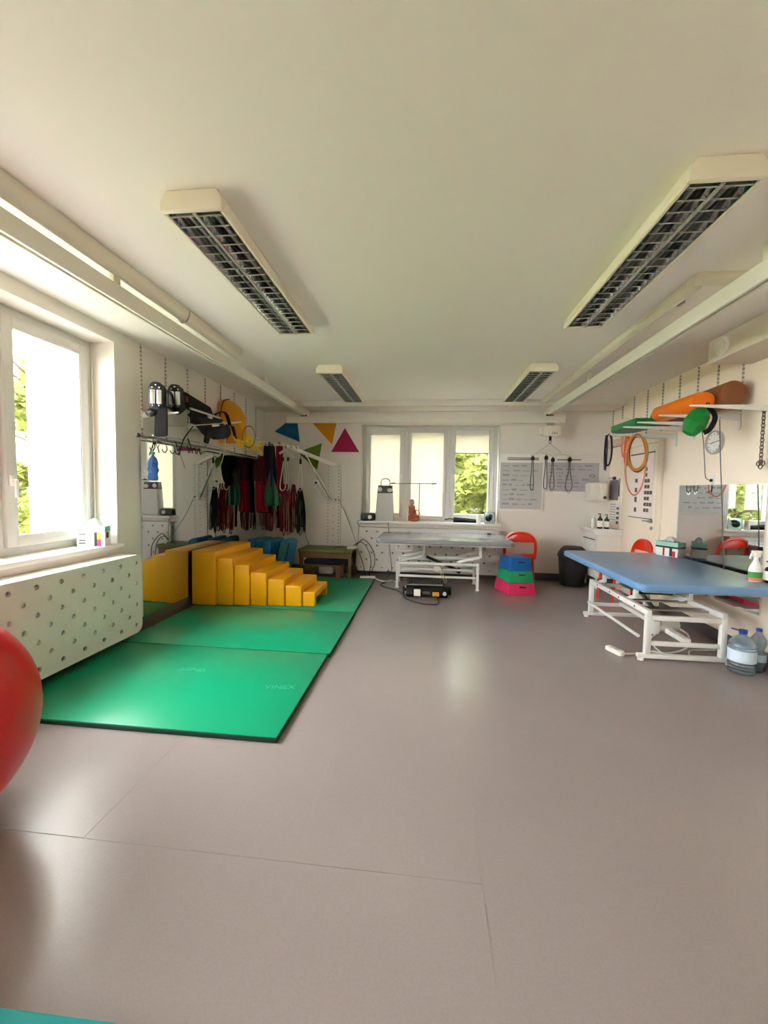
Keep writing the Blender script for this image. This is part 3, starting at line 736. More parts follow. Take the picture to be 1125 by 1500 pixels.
# ---- tissue boxes
M_mint = mat('mint_print', (150, 205, 188), 0.6, var=0.05, vscale=20)
M_pink = mat('pink_print', (222, 60, 110), 0.6); M_lime = mat('lime_print', (190, 214, 60), 0.6); M_dkgrey = mat('dark_grey_print', (52, 54, 54), 0.6)
M_orange_p = mat('orange_print', (232, 150, 40), 0.6); M_redp = mat('red_print', (190, 30, 36), 0.6)
M_tissue = translucent_mat('tissue_paper', (240, 238, 236), (244, 242, 240), .35)
def tissue(p, size, rz, label, dark):
    x, y, z = p; a, b, h = size
    t = thing('tissue_box', label, 'tissue box', p, rz)
    R = Matrix.Rotation(rz, 3, 'Z')
    def bx(u0, u1, v0, v1, w0, w1):
        mb = MB(); mb.box(u0, u1, v0, v1, w0, w1); mb.v = [Vector(p) + R @ v for v in mb.v]; return mb
    c_ = part('carton', bx(-a / 2, a / 2, -b / 2, b / 2, 0, h), M_paper, t, bevel=.002)
    e = .0012
    part('mint_band', bx(-a / 2 - e, a / 2 + e, -b / 2 - e, b / 2 + e, h * .74, h + e), M_mint, c_)
    if dark:
        part('dark_band', bx(-a / 2 - e, a / 2 + e, -b / 2 - e, b / 2 + e, h * .58, h * .72), M_dkgrey, c_)
        part('printed_figure', bx(-a * .16, -a * .08, -b / 2 - 2 * e, -b / 2, 0.004, h * .6), M_redp, c_)
        part('printed_figure', bx(a * .14, a * .26, -b / 2 - 2 * e, -b / 2, 0.004, h * .6), M_dkgrey, c_)
        part('printed_figure', bx(a * .27, a * .4, -b / 2 - 2 * e, -b / 2, 0.004, h * .4), M_redp, c_)
        part('printed_figure', bx(-a / 2 - 2 * e, -a / 2, -b * .1, b * .3, h * .3, h * .6), M_orange_p, c_)
    else:
        part('printed_stripe', bx(a * .12, a * .22, -b / 2 - 2 * e, -b / 2, 0.003, h * .72), M_dkgrey, c_)
        part('printed_stripe', bx(a * .22, a * .36, -b / 2 - 2 * e, -b / 2, h * .36, h * .72), M_lime, c_)
        part('printed_stripe', bx(a * .22, a * .36, -b / 2 - 2 * e, -b / 2, .003, h * .36), M_pink, c_)
        part('printed_panel', bx(a / 2, a / 2 + 2 * e, -b * .3, b * .1, h * .4, h * .7), M_dkgrey, c_)
        for w in (.15, .3, .6): part('printed_line', bx(-a * .42, -a * .18, -b / 2 - 2 * e, -b / 2, h * w, h * (w + .05)), M_dkgrey, c_)
    g = []
    rnd = random.Random(int(x * 100))
    for i in range(7):
        row = []
        for j in range(7):
            u = (i - 3) / 3; v = (j - 3) / 3; hgt = (1 - max(abs(u), abs(v)) ** 2) * .055 + rnd.uniform(-.012, .012)
            q = R @ Vector((u * a * .28 * (1 + .2 * v), v * b * .3, 0)); row.append(Vector(p) + q + Vector((0, 0, h + .004 + max(0, hgt))))
        g.append(row)
    part('tissue', MB().sheet(g, .001), M_tissue, t, smooth=True)
tissue((-2.825, 3.20, .8825), (.205, .13, .165), math.radians(22), 'white and mint tissue box on the left window sill', False)
tissue((2.64, 4.74, .7305), (.235, .125, .155), math.radians(-62), 'white and mint tissue box on the blue couch by the mirror', True)

# ---- chrome gear rail, hooks, hanging bottle
rl = thing('gear_rail', 'thin chrome rail with hooks along the top of the left mirror', 'rail', (-2.6, 4.4, 1.85))
part('bar', MB().tube([(-2.60, 3.47, 1.852), (-2.60, 4.9, 1.858), (-2.60, 6.30, 1.852)], .011), M_chrome, rl, smooth=True)
part('bar', MB().tube([(-2.575, 3.62, 1.872), (-2.57, 4.4, 1.892), (-2.575, 5.4, 1.86)], .006), M_alu, rl, smooth=True)
part('end_knob', MB().sphere((-2.60, 3.455, 1.852), .021), M_black, rl, smooth=True)
for y in (3.75, 4.9, 5.5): part('bracket', MB().bar((-2.72, y, 1.862), (-2.60, y, 1.852), .014, .02), M_metalw, rl)
for y in (3.70, 4.02, 4.22, 4.36, 4.45):
    part('hook', MB().tube([(-2.60, y, 1.842), (-2.60, y + .01, 1.80), (-2.585, y, 1.765), (-2.565, y - .01, 1.78), (-2.56, y - .01, 1.80)], .005, n=6), M_chrome if y < 4 else M_black, rl, smooth=True)
M_blue_pl = translucent_mat('blue_bottle_plastic', (90, 128, 190), (130, 170, 226), .5)
M_green_cap = mat('green_cap', (40, 140, 80), .4)
bt = thing('crushed_bottle', 'crumpled blue plastic bottle hanging by the mirror edge', 'bottle', (-2.60, 3.66, 1.47))
bm_ = MB()
rnd = random.Random(4)
prof = [(.012, 1.70), (.014, 1.685), (.034, 1.66), (.05, 1.62), (.046, 1.58), (.054, 1.55), (.045, 1.52), (.052, 1.48), (.047, 1.455), (.012, 1.45)]
n = 18; vs = []; fs = []
for r, z in prof:
    for i in range(n):
        t = 2 * PI * i / n; q = r * (1 + rnd.uniform(-.14, .14)); vs.append((-2.60 + q * math.cos(t) * .8, 3.655 + q * math.sin(t), z))
for j in range(len(prof) - 1):
    for i in range(n): fs.append((j * n + i, j * n + (i + 1) % n, (j + 1) * n + (i + 1) % n, (j + 1) * n + i))
fs += [tuple(range(n)), tuple(range((len(prof) - 1) * n, len(prof) * n))]
bm_.add(vs, fs)
part('body', bm_, M_blue_pl, bt)
part('cap', MB().cyl((-2.60, 3.655, 1.70), (-2.60, 3.655, 1.722), .018), M_green_cap, bt, smooth=True)
part('cord', MB().tube([(-2.60, 3.655, 1.722), (-2.601, 3.66, 1.80), (-2.60, 3.66, 1.845)], .003, n=5), M_cable_b, bt)

# ---- wall brackets and stored gear on the left wall
def bracket(y, z, x_in, side, label, grp):
    # side -1: from left wall, +1: from right wall
    xw = -2.728 if side < 0 else 2.788
    t = thing('shelf_bracket', label, 'bracket', (xw, y, z), group=grp)
    part('arm', MB().prism([(xw, z), (x_in, z), (x_in, z - .012), (xw, z - .055)], 'Y', y - .010, y + .010), M_metalw, t, bevel=.002)
    part('wall_plate', MB().box(min(xw, xw - side * .01), max(xw, xw - side * .01), y - .014, y + .014, z - .14, z + .01), M_metalw, t)
    return t
for k, y in enumerate((3.69, 4.45, 5.58, 5.95)):
    bracket(y, 2.10, -2.36, -1, f'{ORD[k]} white shelf bracket from the window on the left wall', 'brackets on the left wall')
M_orange_y = mat('golden_foam', (226, 150, 26), 0.5, var=0.04, vscale=4)
ro = thing('foam_roll', 'golden yellow foam half barrel lying on the left brackets', 'foam roll', (-2.55, 5.16, 1.972))
pr = [(-2.72, 1.972), (-2.72, 2.50), (-2.68, 2.525), (-2.63, 2.53), (-2.57, 2.518), (-2.51, 2.485), (-2.455, 2.43), (-2.415, 2.36), (-2.392, 2.28), (-2.385, 2.20), (-2.385, 1.972)]
part('shell', MB().prism(pr, 'Y', 5.105, 5.215), M_orange_y, ro, bevel=.01)
bracket(5.16, 1.97, -2.36, -1, 'low white bracket carrying the golden foam half barrel', 'brackets on the left wall')
bracket(5.085, 2.24, -2.40, -1, 'white bracket crossing in front of the golden foam half barrel', 'brackets on the left wall')
M_dkred = mat('maroon_cloth', (70, 16, 20), .85, var=.15, vscale=20)
part('strap', MB().tube([(-2.70, 5.09, 2.15), (-2.68, 5.09, 2.35), (-2.64, 5.09, 2.50), (-2.56, 5.10, 2.53)], .012, flat=.4), M_dkred, ro)

# black leg braces with silver plates
def brace(x, y0, zoff, label, legdown):
    t = thing('leg_brace', label, 'brace', (x, y0, 2.12 + zoff), group='leg braces on the left wall')
    zc = 2.235 + zoff
    sh_ = part('shell', MB().prism(rrect(y0 - .075, y0 + .075, zc - .13, zc + .12, .06), 'X', x - .05, x + .012), M_black, t, bevel=.02, smooth=True)
    part('cap_plate', MB().prism(rrect(y0 - .055, y0 + .055, zc + .045, zc + .125, .04), 'X', x + .008, x + .022), M_black, sh_, bevel=.006)
    for s_ in (-1, 1):
        part('silver_plate', MB().prism(rrect(y0 + s_ * .027 - .021, y0 + s_ * .027 + .021, zc - .075, zc + .055, .008), 'X', x + .013, x + .026), M_alu, sh_, bevel=.003)
    for (dy, dz) in ((0, .098), (-.03, .075), (.03, .075), (-.027, -.09), (.027, -.09)):
        part('rivet', MB().sphere((x + .022, y0 + dy, zc + dz), .009, 10, 6), M_chrome, sh_, smooth=True)
    if legdown:
        part('calf_strap', MB().prism([(y0 - .03, zc - .37), (y0 + .085, zc - .36), (y0 + .085, zc - .08), (y0 - .02, zc - .1)], 'X', x - .035, x + .005), M_blackcloth, t, bevel=.012)
        part('buckle', MB().sphere((x + .01, y0 - .05, zc - .155), (.02, .045, .04), 12, 8), M_black, t, smooth=True)
        part('rivet', MB().sphere((x + .028, y0 - .045, zc - .15), .010, 8, 6), M_chrome, sh_)
    else:
        part('heel_strap', MB().tube([(x, y0 - .06, zc - .1), (x + .01, y0 + .02, zc - .155), (x, y0 + .09, zc - .1)], .022, flat=.5), M_blackcloth, t, smooth=True)
    t.rotation_euler = (0, 0, math.radians(-72))
    part('side_strap', MB().tube([(x - .02, y0 + .07, zc + .05), (x - .01, y0 + .12, zc + .03), (x - .01, y0 + .14, zc - .06)], .02, flat=.6), M_blackcloth, t, smooth=True)
    return t
brace(-2.515, 3.60, -.005, 'black leg brace with two silver plates nearest the window', True)
brace(-2.475, 3.82, .03, 'second black leg brace with two silver plates, right of the first', False)
# black harness with belts
ha = thing('walking_harness', 'bundle of black walking harness straps lying on the left brackets', 'harness', (-2.45, 4.5, 2.1))
x = -2.45
part('thigh_pad', MB().prism([(3.87, 2.34), (3.93, 2.36), (4.45, 2.30), (4.52, 2.20), (4.2, 2.16), (3.93, 2.22)], 'X', x - .06, x), M_blackcloth, ha, bevel=.02)
part('hip_belt', MB().prism([(4.10, 2.17), (4.55, 2.24), (4.72, 2.20), (4.90, 2.10), (4.86, 2.0), (4.62, 1.955), (4.42, 1.98), (4.22, 2.08)], 'X', x - .10, x + .01), M_blackcloth, ha, bevel=.03)
M_navy = mat('navy_cloth', (20, 24, 46), .85, var=.2, vscale=20, bump=.3, bscale=120)
part('waist_pad', MB().sphere((x + .0, 4.70, 2.07), (.07, .16, .10), 16, 10), M_navy, ha, smooth=True)
part('hanging_strap', MB().prism([(4.02, 2.05), (4.07, 2.05), (4.06, 2.30), (4.01, 2.30)], 'X', x, x + .012), M_blackcloth, ha, bevel=.003)
part('hanging_strap', MB().prism([(4.27, 1.885), (4.35, 1.875), (4.44, 2.03), (4.33, 2.06)], 'X', x, x + .02), M_blackcloth, ha, bevel=.005)
part('hanging_strap', MB().prism([(5.02, 1.97), (5.08, 1.95), (4.97, 2.16), (4.90, 2.16)], 'X', x, x + .015), M_blackcloth, ha, bevel=.003)
part('shoulder_strap', MB().tube([(x, 4.55, 2.24), (x + .02, 4.66, 2.285), (x + .01, 4.78, 2.27), (x, 4.88, 2.16)], .022, flat=.4), M_dkred, ha, smooth=True)
part('clear_tube', MB().tube([(x + .02, 4.0, 2.195), (x + .03, 4.25, 2.195), (x + .03, 4.58, 2.20)], .012), M_alu, ha, smooth=True)
part('buckle', MB().box(x + .01, x + .03, 4.34, 4.42, 2.16, 2.20), M_cable_w, ha, bevel=.004)
part('pink_tab', MB().box(x, x + .006, 3.95, 3.99, 2.255, 2.31), mat('pink_tab', (150, 40, 70), .7), ha)
# ropes
rp = thing('pull_rope', 'thin cream rope slung below the black harness', 'rope', (-2.4, 4.3, 1.9))
part('cord', MB().tube([(-2.42, 4.66, 2.15), (-2.44, 4.3, 2.08), (-2.48, 3.9, 2.0), (-2.53, 3.72, 1.98)], .006, n=6).tube([(-2.42, 4.66, 2.15), (-2.42, 4.70, 2.05), (-2.43, 4.71, 1.85), (-2.50, 4.72, 1.62)], .006, n=6), M_rope, rp)
part('pulley_knot', MB().sphere((-2.415, 4.66, 2.15), .026, 10, 8), mat('yellow_knot', (206, 190, 110), .7), rp)
part('dark_cord', MB().tube([(-2.52, 4.28, 2.12), (-2.54, 4.15, 1.98), (-2.56, 4.08, 1.88), (-2.56, 4.0, 1.72)], .006, n=6).tube([(-2.52, 4.1, 1.9), (-2.53, 4.17, 1.82), (-2.53, 4.2, 1.76)], .006, n=6), M_cable_b, rp)
# yellow clips hanging with hoop
M_clip = mat('yellow_clip', (230, 190, 40), .45)
ck = thing('peg_bundle', 'bundle of small yellow pegs hanging near the corner of the left wall', 'pegs', (-2.34, 5.2, 1.9))
rnd = random.Random(9)
for k in range(22):
    y = 4.80 + .80 * k / 21; zz = 1.965 + .02 * math.sin(k)
    part('peg', MB().bar((-2.34 + rnd.uniform(-.02, .02), y, zz), (-2.33 + rnd.uniform(-.04, .04), y + rnd.uniform(-.07, .07), zz + rnd.uniform(-.10, .06)), .018, .018), M_clip, ck)
part('carrier', MB().tube([(-2.34, 4.78, 1.97), (-2.34, 5.2, 1.975), (-2.34, 5.62, 1.97)], .014), M_clip, ck)
part('carrier', MB().tube([(-2.34, 5.06, 1.975), (-2.33, 5.10, 2.05), (-2.33, 5.18, 2.05), (-2.34, 5.22, 1.975)], .035), M_clip, ck)
hp = single('hoop', MB().torus((-2.27, 5.02, 2.04), .135, .005, axis='Y', n=36, m=6, sx=.62), M_cable_b, 'small dark wire hoop hanging before the yellow pegs', 'hoop', smooth=True, angle=3)

# ================================================================== FAR END
# ---- felt triangles on the far wall
def tri(name, pts, m, label):
    single(name, MB().prism(pts, 'Y', 6.682, 6.698), m, label, 'wall panel', 'coloured triangles on the far wall', bevel=.003)
tri('triangle_panel', [(-2.57, 2.34), (-2.37, 2.49), (-2.18, 2.49), (-2.14, 2.17)], mat('blue_felt', (0, 92, 142), .9, var=.05, vscale=20), 'blue triangular felt panel in the left corner of the far wall')
tri('triangle_panel', [(-1.92, 2.48), (-1.52, 2.49), (-1.59, 2.13)], mat('orange_felt', (216, 146, 28), .9, var=.05, vscale=20), 'orange triangular felt panel pointing down')
tri('triangle_panel', [(-1.60, 2.01), (-1.135, 2.01), (-1.377, 2.40)], mat('magenta_felt', (168, 20, 78), .8, var=.05, vscale=20), 'magenta triangular felt panel beside the far window')
tri('triangle_panel', [(-2.17, 2.0), (-1.76, 2.15), (-1.84, 1.71)], mat('green_felt', (98, 128, 34), .9, var=.05, vscale=20), 'green triangular felt panel behind the white arm')

# ---- perforated upright with swing arm
up = thing('perforated_upright', 'tall white perforated steel upright fixed to the far wall', 'upright', (-1.555, 6.68, .45))
hl = [(-1.555 + dx, .50 + k * .055) for k in range(24) for dx in (-.09, .09)] + [(-1.555, .52 + k * .11) for k in range(12)]
me = holed_panel([(-1.68, .45), (-1.43, .45), (-1.43, 1.82), (-1.68, 1.82)], hl, .010, .012, 'plate', n=8)
me.transform(Matrix.Translation((0, 6.67, 0)) @ Matrix(((1, 0, 0, 0), (0, 0, -1, 0), (0, 1, 0, 0), (0, 0, 0, 1))))
part('plate', me, M_panel, up)
part('back_plate', MB().box(-1.675, -1.435, 6.684, 6.699, .455, 1.815), M_skirt, up)
part('fold', MB().box(-1.68, -1.672, 6.662, 6.698, .45, 1.82).box(-1.438, -1.43, 6.662, 6.698, .45, 1.82), M_panel, up)
ar = thing('swing_arm', 'white swing arm with a gas strut on the far wall upright', 'arm', (-1.54, 6.62, 1.2))
part('post', MB().cyl((-1.54, 6.63, 1.20), (-1.54, 6.63, 1.83), .014), M_metalw, ar, smooth=True)
part('bracket', MB().box(-1.60, -1.50, 6.60, 6.66, 1.77, 1.82).box(-1.57, -1.51, 6.60, 6.66, 1.17, 1.21), M_metalw, ar, bevel=.005)
part('beam', MB().bar((-1.56, 6.60, 1.80), (-2.33, 6.38, 2.10), .025, .06), M_metalw, ar, bevel=.004)
part('gusset', MB().prism([(-1.88, 1.945), (-2.02, 1.99), (-1.96, 1.90)], 'Y', 6.475, 6.49), M_metalw, ar)
part('strut_rod', MB().cyl((-1.955, 6.49, 1.92), (-1.80, 6.55, 1.62), .010), M_chrome, ar, smooth=True)
part('strut_body', MB().cyl((-1.80, 6.55, 1.62), (-1.58, 6.63, 1.23), .017), M_alu, ar, smooth=True)
for k, (dx, dz) in enumerate(((0, 0), (.05, -.06), (.10, -.13))):
    part('spring_ring', MB().torus((-1.80 + dx, 6.585, 1.42 + dz), .045, .005, axis='Y', n=20, m=6), M_alu, ar, smooth=True)
part('end_bolt', MB().sphere((-1.50, 6.60, 1.225), .012, 8, 6).sphere((-2.25, 6.38, 2.075), .010, 8, 6), M_black, ar)
so = thing('wall_socket', 'small black and white wall socket above the bench', 'socket', (-1.85, 6.69, 1.45))
part('plate', MB().box(-1.895, -1.805, 6.683, 6.699, 1.45, 1.54), M_white, so, bevel=.004)
part('plug', MB().cyl((-1.85, 6.683, 1.495), (-1.85, 6.655, 1.495), .02), M_black, so, smooth=True)

# ---- hanging slings in the corner
M_red = mat('red_webbing', (150, 14, 28), .85, var=.15, vscale=30, bump=.2, bscale=200)
M_crim = mat('crimson_cloth', (150, 14, 44), .85, var=.12, vscale=14, bump=.2, bscale=120)
M_purp = mat('dark_purple_cloth', (36, 24, 52), .9, var=.15, vscale=14, bump=.2, bscale=120)
M_grn = mat('green_gauze', (52, 112, 84), .85, var=.15, vscale=18, bump=.2, bscale=120)
M_dgrn = mat('dark_green_webbing', (22, 44, 38), .85, var=.2, vscale=30)
M_maro = mat('maroon_webbing', (96, 14, 22), .85, var=.2, vscale=30)
hk = thing('hook_bar', 'white hook bar in the corner carrying the slings', 'bar', (-2.3, 6.3, 2.06))
part('bar', MB().bar((-2.715, 6.10, 2.10), (-2.06, 6.42, 2.06), .02, .02), M_metalw, hk)
for u in (.3, .45, .6, .72, .84, .95):
    p = Vector((-2.715, 6.10, 2.10)).lerp(Vector((-2.06, 6.42, 2.06)), u)
    part('hook', MB().tube([p + Vector((0, 0, -.008)), p + Vector((.005, -.015, -.03)), p + Vector((.0, -.035, -.02)), p + Vector((0, -.04, .01))], .004, n=6), M_black, hk, smooth=True)
part('wall_plate', MB().box(-2.735, -2.715, 6.06, 6.14, 2.04, 2.16), M_metalw, hk)
def cloth(nameo, mtl, label, top, bot, w0, w1, ndir, wav=.02, nfold=3, seed=1, rows=10, cols=14, th=.006, round_bot=0.0):
    rnd = random.Random(seed)
    n_ = Vector(ndir).normalized(); u = Vector((0, 0, 1)).cross(n_).normalized()
    g = []
    ph = rnd.uniform(0, 6)
    for i in range(rows + 1):
        t = i / rows; row = []
        c = Vector(top).lerp(Vector(bot), t); w = w0 + (w1 - w0) * min(1, t * 1.6)
        if round_bot: w *= math.sqrt(max(.05, 1 - max(0, (t - (1 - round_bot)) / round_bot) ** 2))
        for j in range(cols + 1):
            s_ = j / cols - .5
            d = wav * math.sin(nfold * 2 * PI * s_ + ph + t * 1.2) * (1 - .35 * t) + rnd.uniform(-.003, .003)
            row.append(c + u * (s_ * w) + n_ * d)
        g.append(row)
    t_ = thing(nameo, label, 'sling', bot, group='slings hanging in the corner')
    part('cloth', MB().sheet(g, th), mtl, t_, smooth=True)
    hk_ = Vector(top); part('loop', MB().tube([hk_ + Vector((0, 0, 0)), hk_ + Vector((.012, 0, .03)), hk_ + Vector((0, 0, .06)), hk_ + Vector((-.012, 0, .03)), hk_], .006, n=6), mtl, t_)
    return t_
def straps(label, mtl, x, y, z0, z1, k, spread, seed, mats_=None):
    rnd = random.Random(seed)
    t = thing('strap_bundle', label, 'straps', (x, y, z1), group='straps hanging in the corner')
    for i in range(k):
        dx = (i / max(1, k - 1) - .5) * spread; dy = rnd.uniform(-.04, .04); zb = z1 + rnd.uniform(0, .16)
        px = x + dx
        pts = [(x + dx * .4, y, z0), (px, y + dy, z0 * .6 + zb * .4), (px + rnd.uniform(-.015, .015), y + dy, zb + .03), (px + .012, y + dy, zb), (px + .024, y + dy, zb + .03), (px + .02, y + dy, z0 * .5 + zb * .5), (x + dx * .45, y + .01, z0 - .02)]
        part('strap', MB().tube(pts, .011, n=6, sub=4, flat=.4), (mats_[i % len(mats_)] if mats_ else mtl), t)
    part('ring', MB().torus((x, y, z0 + .01), .018, .004, axis='Y', n=14, m=6), M_alu, t)
cloth('transfer_sling', M_purp, 'dark purple rounded sling hanging nearest the mirror', (-2.47, 6.20, 2.05), (-2.45, 6.20, 1.36), .16, .22, (.35, -1, 0), .03, 2, 3, round_bot=.3)
cloth('transfer_sling', M_red, 'long red sling panel behind the purple sling', (-2.345, 6.30, 2.06), (-2.335, 6.30, 1.30), .10, .11, (.3, -1, 0), .015, 2, 4)
cloth('transfer_sling', M_grn, 'green gauze sling hanging below the purple one', (-2.43, 6.15, 1.62), (-2.41, 6.15, 1.12), .05, .21, (.2, -1, 0), .03, 2, 5)
cloth('transfer_sling', M_crim, 'bright crimson sling hanging closest to the mirror', (-2.595, 6.17, 1.83), (-2.575, 6.17, 1.02), .12, .19, (.2, -1, 0), .03, 3, 6)
cloth('transfer_sling', M_dkred, 'maroon sling over the crimson one', (-2.60, 6.10, 1.84), (-2.60, 6.10, 1.50), .18, .20, (.1, -1, 0), .02, 3, 7)
cloth('transfer_sling', M_blackcloth, 'black sling behind the crimson one', (-2.575, 6.26, 1.9), (-2.575, 6.26, 1.0), .2, .24, (.0, -1, 0), .025, 3, 8)
cloth('transfer_sling', M_purp, 'round dark purple sling turned towards the mirror', (-2.375, 6.05, 2.0), (-2.375, 6.05, 1.42), .24, .30, (-1, -.4, 0), .02, 2, 18, round_bot=.6)
cloth('transfer_sling', M_blackcloth, 'narrow black strap hanging below the green gauze', (-2.385, 6.33, 1.5), (-2.36, 6.33, .76), .045, .045, (.2, -1, 0), .004, 1, 9)
straps('red and maroon strap bundle in the middle of the slings', M_red, -2.24, 6.30, 1.46, .64, 12, .20, 11, [M_red, M_maro, M_red, M_dkred])
straps('maroon strap bundle right of the red one', M_maro, -2.12, 6.33, 1.46, .70, 7, .11, 12, [M_maro, M_dkred])
straps('dark green strap bundle at the right end of the slings', M_dgrn, -2.01, 6.32, 1.40, .66, 12, .13, 13, [M_dgrn, M_blackcloth, M_dgrn])
straps('dark strap bundle half hidden against the mirror', M_maro, -2.56, 6.36, 1.20, .68, 11, .24, 14, [M_dgrn, M_maro, M_red])
wb = thing('cord_hanger', 'white peaked hanger with a white cord loop among the slings', 'hanger', (-2.2, 6.26, 1.4))
part('bar', MB().bar((-2.32, 6.24, 1.935), (-2.235, 6.24, 1.995), .03, .03).bar((-2.235, 6.24, 1.995), (-2.10, 6.24, 1.88), .03, .03), M_metalw, wb)
part('cord', MB().tube([(-2.25, 6.24, 1.86), (-2.28, 6.22, 1.6), (-2.305, 6.22, 1.42), (-2.27, 6.22, 1.36), (-2.22, 6.22, 1.40), (-2.21, 6.22, 1.60), (-2.235, 6.24, 1.86)], .008, n=6), M_cable_w, wb, smooth=True)
part('cord', MB().tube([(-2.19, 6.24, 1.86), (-2.18, 6.23, 1.6), (-2.17, 6.23, 1.40), (-2.20, 6.23, 1.36)], .006, n=6), M_cable_w, wb, smooth=True)
part('stopper', MB().box(-2.275, -2.245, 6.225, 6.255, 1.82, 1.88).box(-2.195, -2.165, 6.225, 6.255, 1.82, 1.88), M_black, wb, bevel=.004)
part('hook', MB().tube([(-2.235, 6.24, 1.99), (-2.235, 6.245, 2.03), (-2.235, 6.25, 2.07)], .004, n=6), M_alu, wb)
cw = thing('cord_hanger', 'thin cord loop with a black stopper near the green triangle', 'hanger', (-2.02, 6.30, 1.35))
part('cord', MB().tube([(-2.0, 6.3, 1.86), (-2.03, 6.3, 1.6), (-2.04, 6.3, 1.42), (-2.0, 6.3, 1.36), (-1.97, 6.3, 1.42), (-1.98, 6.3, 1.6), (-2.0, 6.3, 1.86)], .005, n=6), M_cable_w, cw)
part('stopper', MB().box(-2.015, -1.985, 6.285, 6.315, 1.78, 1.86), M_black, cw, bevel=.004)
part('clip', MB().torus((-1.985, 6.3, 1.47), .035, .006, axis='Y', n=18, m=6, sx=.6), M_cable_w, cw, smooth=True)
part('lead', MB().tube([(-2.0, 6.3, 1.86), (-1.995, 6.33, 1.93), (-1.985, 6.37, 1.965)], .004, n=5), M_cable_b, cw)
cbk = thing('wall_cable', 'thin black cable dropping behind the straps to the bench', 'cable', (-1.9, 6.6, .47))
part('cable', MB().tube([(-1.96, 6.36, .78), (-1.95, 6.45, .62), (-1.91, 6.5, .48)], .005, n=6), M_cable_b, cbk)

# ---- blue cushions and benches
M_blue = mat('teal_blue_vinyl', (30, 104, 148), .5, var=.06, vscale=5, bump=.08, bscale=30)
M_bgreen = mat('green_blue_vinyl', (44, 108, 84), .5, var=.08, vscale=5)
def cushion(c, size, rz, tilt, m, label, side=None):
    R = Matrix.Rotation(rz, 3, 'Z') @ Matrix.Rotation(tilt, 3, 'Y')
    t = thing('foam_cushion', label, 'cushion', (c[0], c[1], .032), group='blue cushions in the corner')
    part('pad', MB().obox(c, size, R), m, t, bevel=.035, seg=3, smooth=True)
    if side is not None:
        part('side_panel', MB().obox(Vector(c) + R @ Vector((0, -size[1] / 2 - .001, 0)), (size[0] * .6, .004, size[2] * .85), R), side, t)
    part('piping', MB().tube([Vector(c) + R @ Vector((sx * (size[0] / 2), -size[1] / 2 + .012, sz * size[2] / 2 * .96)) for sx, sz in ((.8, -1), (.9, 1))], .006, sub=1), M_navy, t)
cushion((-2.50, 5.92, .345), (.16, .46, .60), -.25, .06, M_blue, 'blue foam cushion leaning against the mirror')
cushion((-2.30, 5.90, .345), (.15, .44, .60), -.1, .10, M_blue, 'blue foam cushion standing in the middle of the row')
cushion((-2.09, 5.88, .345), (.14, .44, .60), .02, .22, M_blue, 'blue foam cushion with a green side next to the bench', M_bgreen)
M_olive = mat('olive_vinyl', (86, 96, 34), .5, var=.06, vscale=5)
M_dkwood = mat('brown_wood', (112, 84, 58), .55, var=.16, vscale=10)
be = thing('therapy_bench', 'low wooden bench with an olive green padded top', 'bench', (-1.55, 6.35, .032))
part('pad', MB().box(-1.98, -1.13, 6.12, 6.60, .405, .465), M_olive, be, bevel=.015)
part('apron', MB().box(-1.96, -1.15, 6.14, 6.16, .33, .404).box(-1.96, -1.15, 6.56, 6.58, .33, .404), M_dkwood, be)
for x in (-1.94, -1.17):
    for y in (6.17, 6.55):
        part('leg', MB().prism([(x - .035, .404), (x + .035, .404), (x + .022, .18), (x + .03, .032), (x - .03, .032), (x - .022, .18)], 'Y', y - .018, y + .018), M_dkwood, be, bevel=.004)
be2 = thing('foot_bench', 'smaller bench with a dark blue pad under the olive bench', 'bench', (-1.62, 6.1, .032))
part('pad', MB().box(-1.86, -1.28, 6.04, 6.34, .245, .315), M_navy, be2, bevel=.02)
part('board', MB().box(-1.86, -1.28, 6.05, 6.33, .215, .243), M_dkwood, be2, bevel=.003)
for x in (-1.81, -1.33):
    part('leg', MB().prism([(x - .05, .214), (x + .05, .214), (x + .03, .14), (x + .035, .032), (x - .035, .032), (x - .03, .14)], 'Y', 6.055, 6.085), M_dkwood, be2, bevel=.003)
    part('leg', MB().prism([(x - .05, .214), (x + .05, .214), (x + .03, .14), (x + .035, .032), (x - .035, .032), (x - .03, .14)], 'Y', 6.295, 6.325), M_dkwood, be2, bevel=.003)
single('storage_box', MB().box(-1.72, -1.50, 6.40, 6.55, .032, .15), M_paper, 'pale flat box pushed under the olive bench', 'box', bevel=.004)
ps = thing('power_strip', 'white power strip on the floor by the bench', 'power strip', (-.91, 6.32, 0))
pb_ = part('body', MB().box(-1.03, -.79, 6.295, 6.345, .0, .04, rz=.25), M_white, ps, bevel=.006)
for k in range(4): part('socket', MB().cyl((-1.0 + k * .06, 6.305 + k * .015, .04), (-1.0 + k * .06, 6.305 + k * .015, .043), .018), M_skirt, pb_)
ad = thing('charger_box', 'small white charger lying on the olive bench', 'charger', (-1.15, 6.35, .466))
part('body', MB().box(-1.24, -1.08, 6.24, 6.34, .466, .50, rz=.1), M_cable_w, ad, bevel=.006)
part('lead', MB().tube([(-1.22, 6.24, .48), (-1.35, 6.2, .50), (-1.42, 6.16, .475), (-1.44, 6.115, .40)], .006, n=6), M_cable_b, ad)
cn = thing('cable_tangle', 'tangle of dark cables hanging between bench and far radiator cover', 'cables', (-1.0, 6.4, 0))
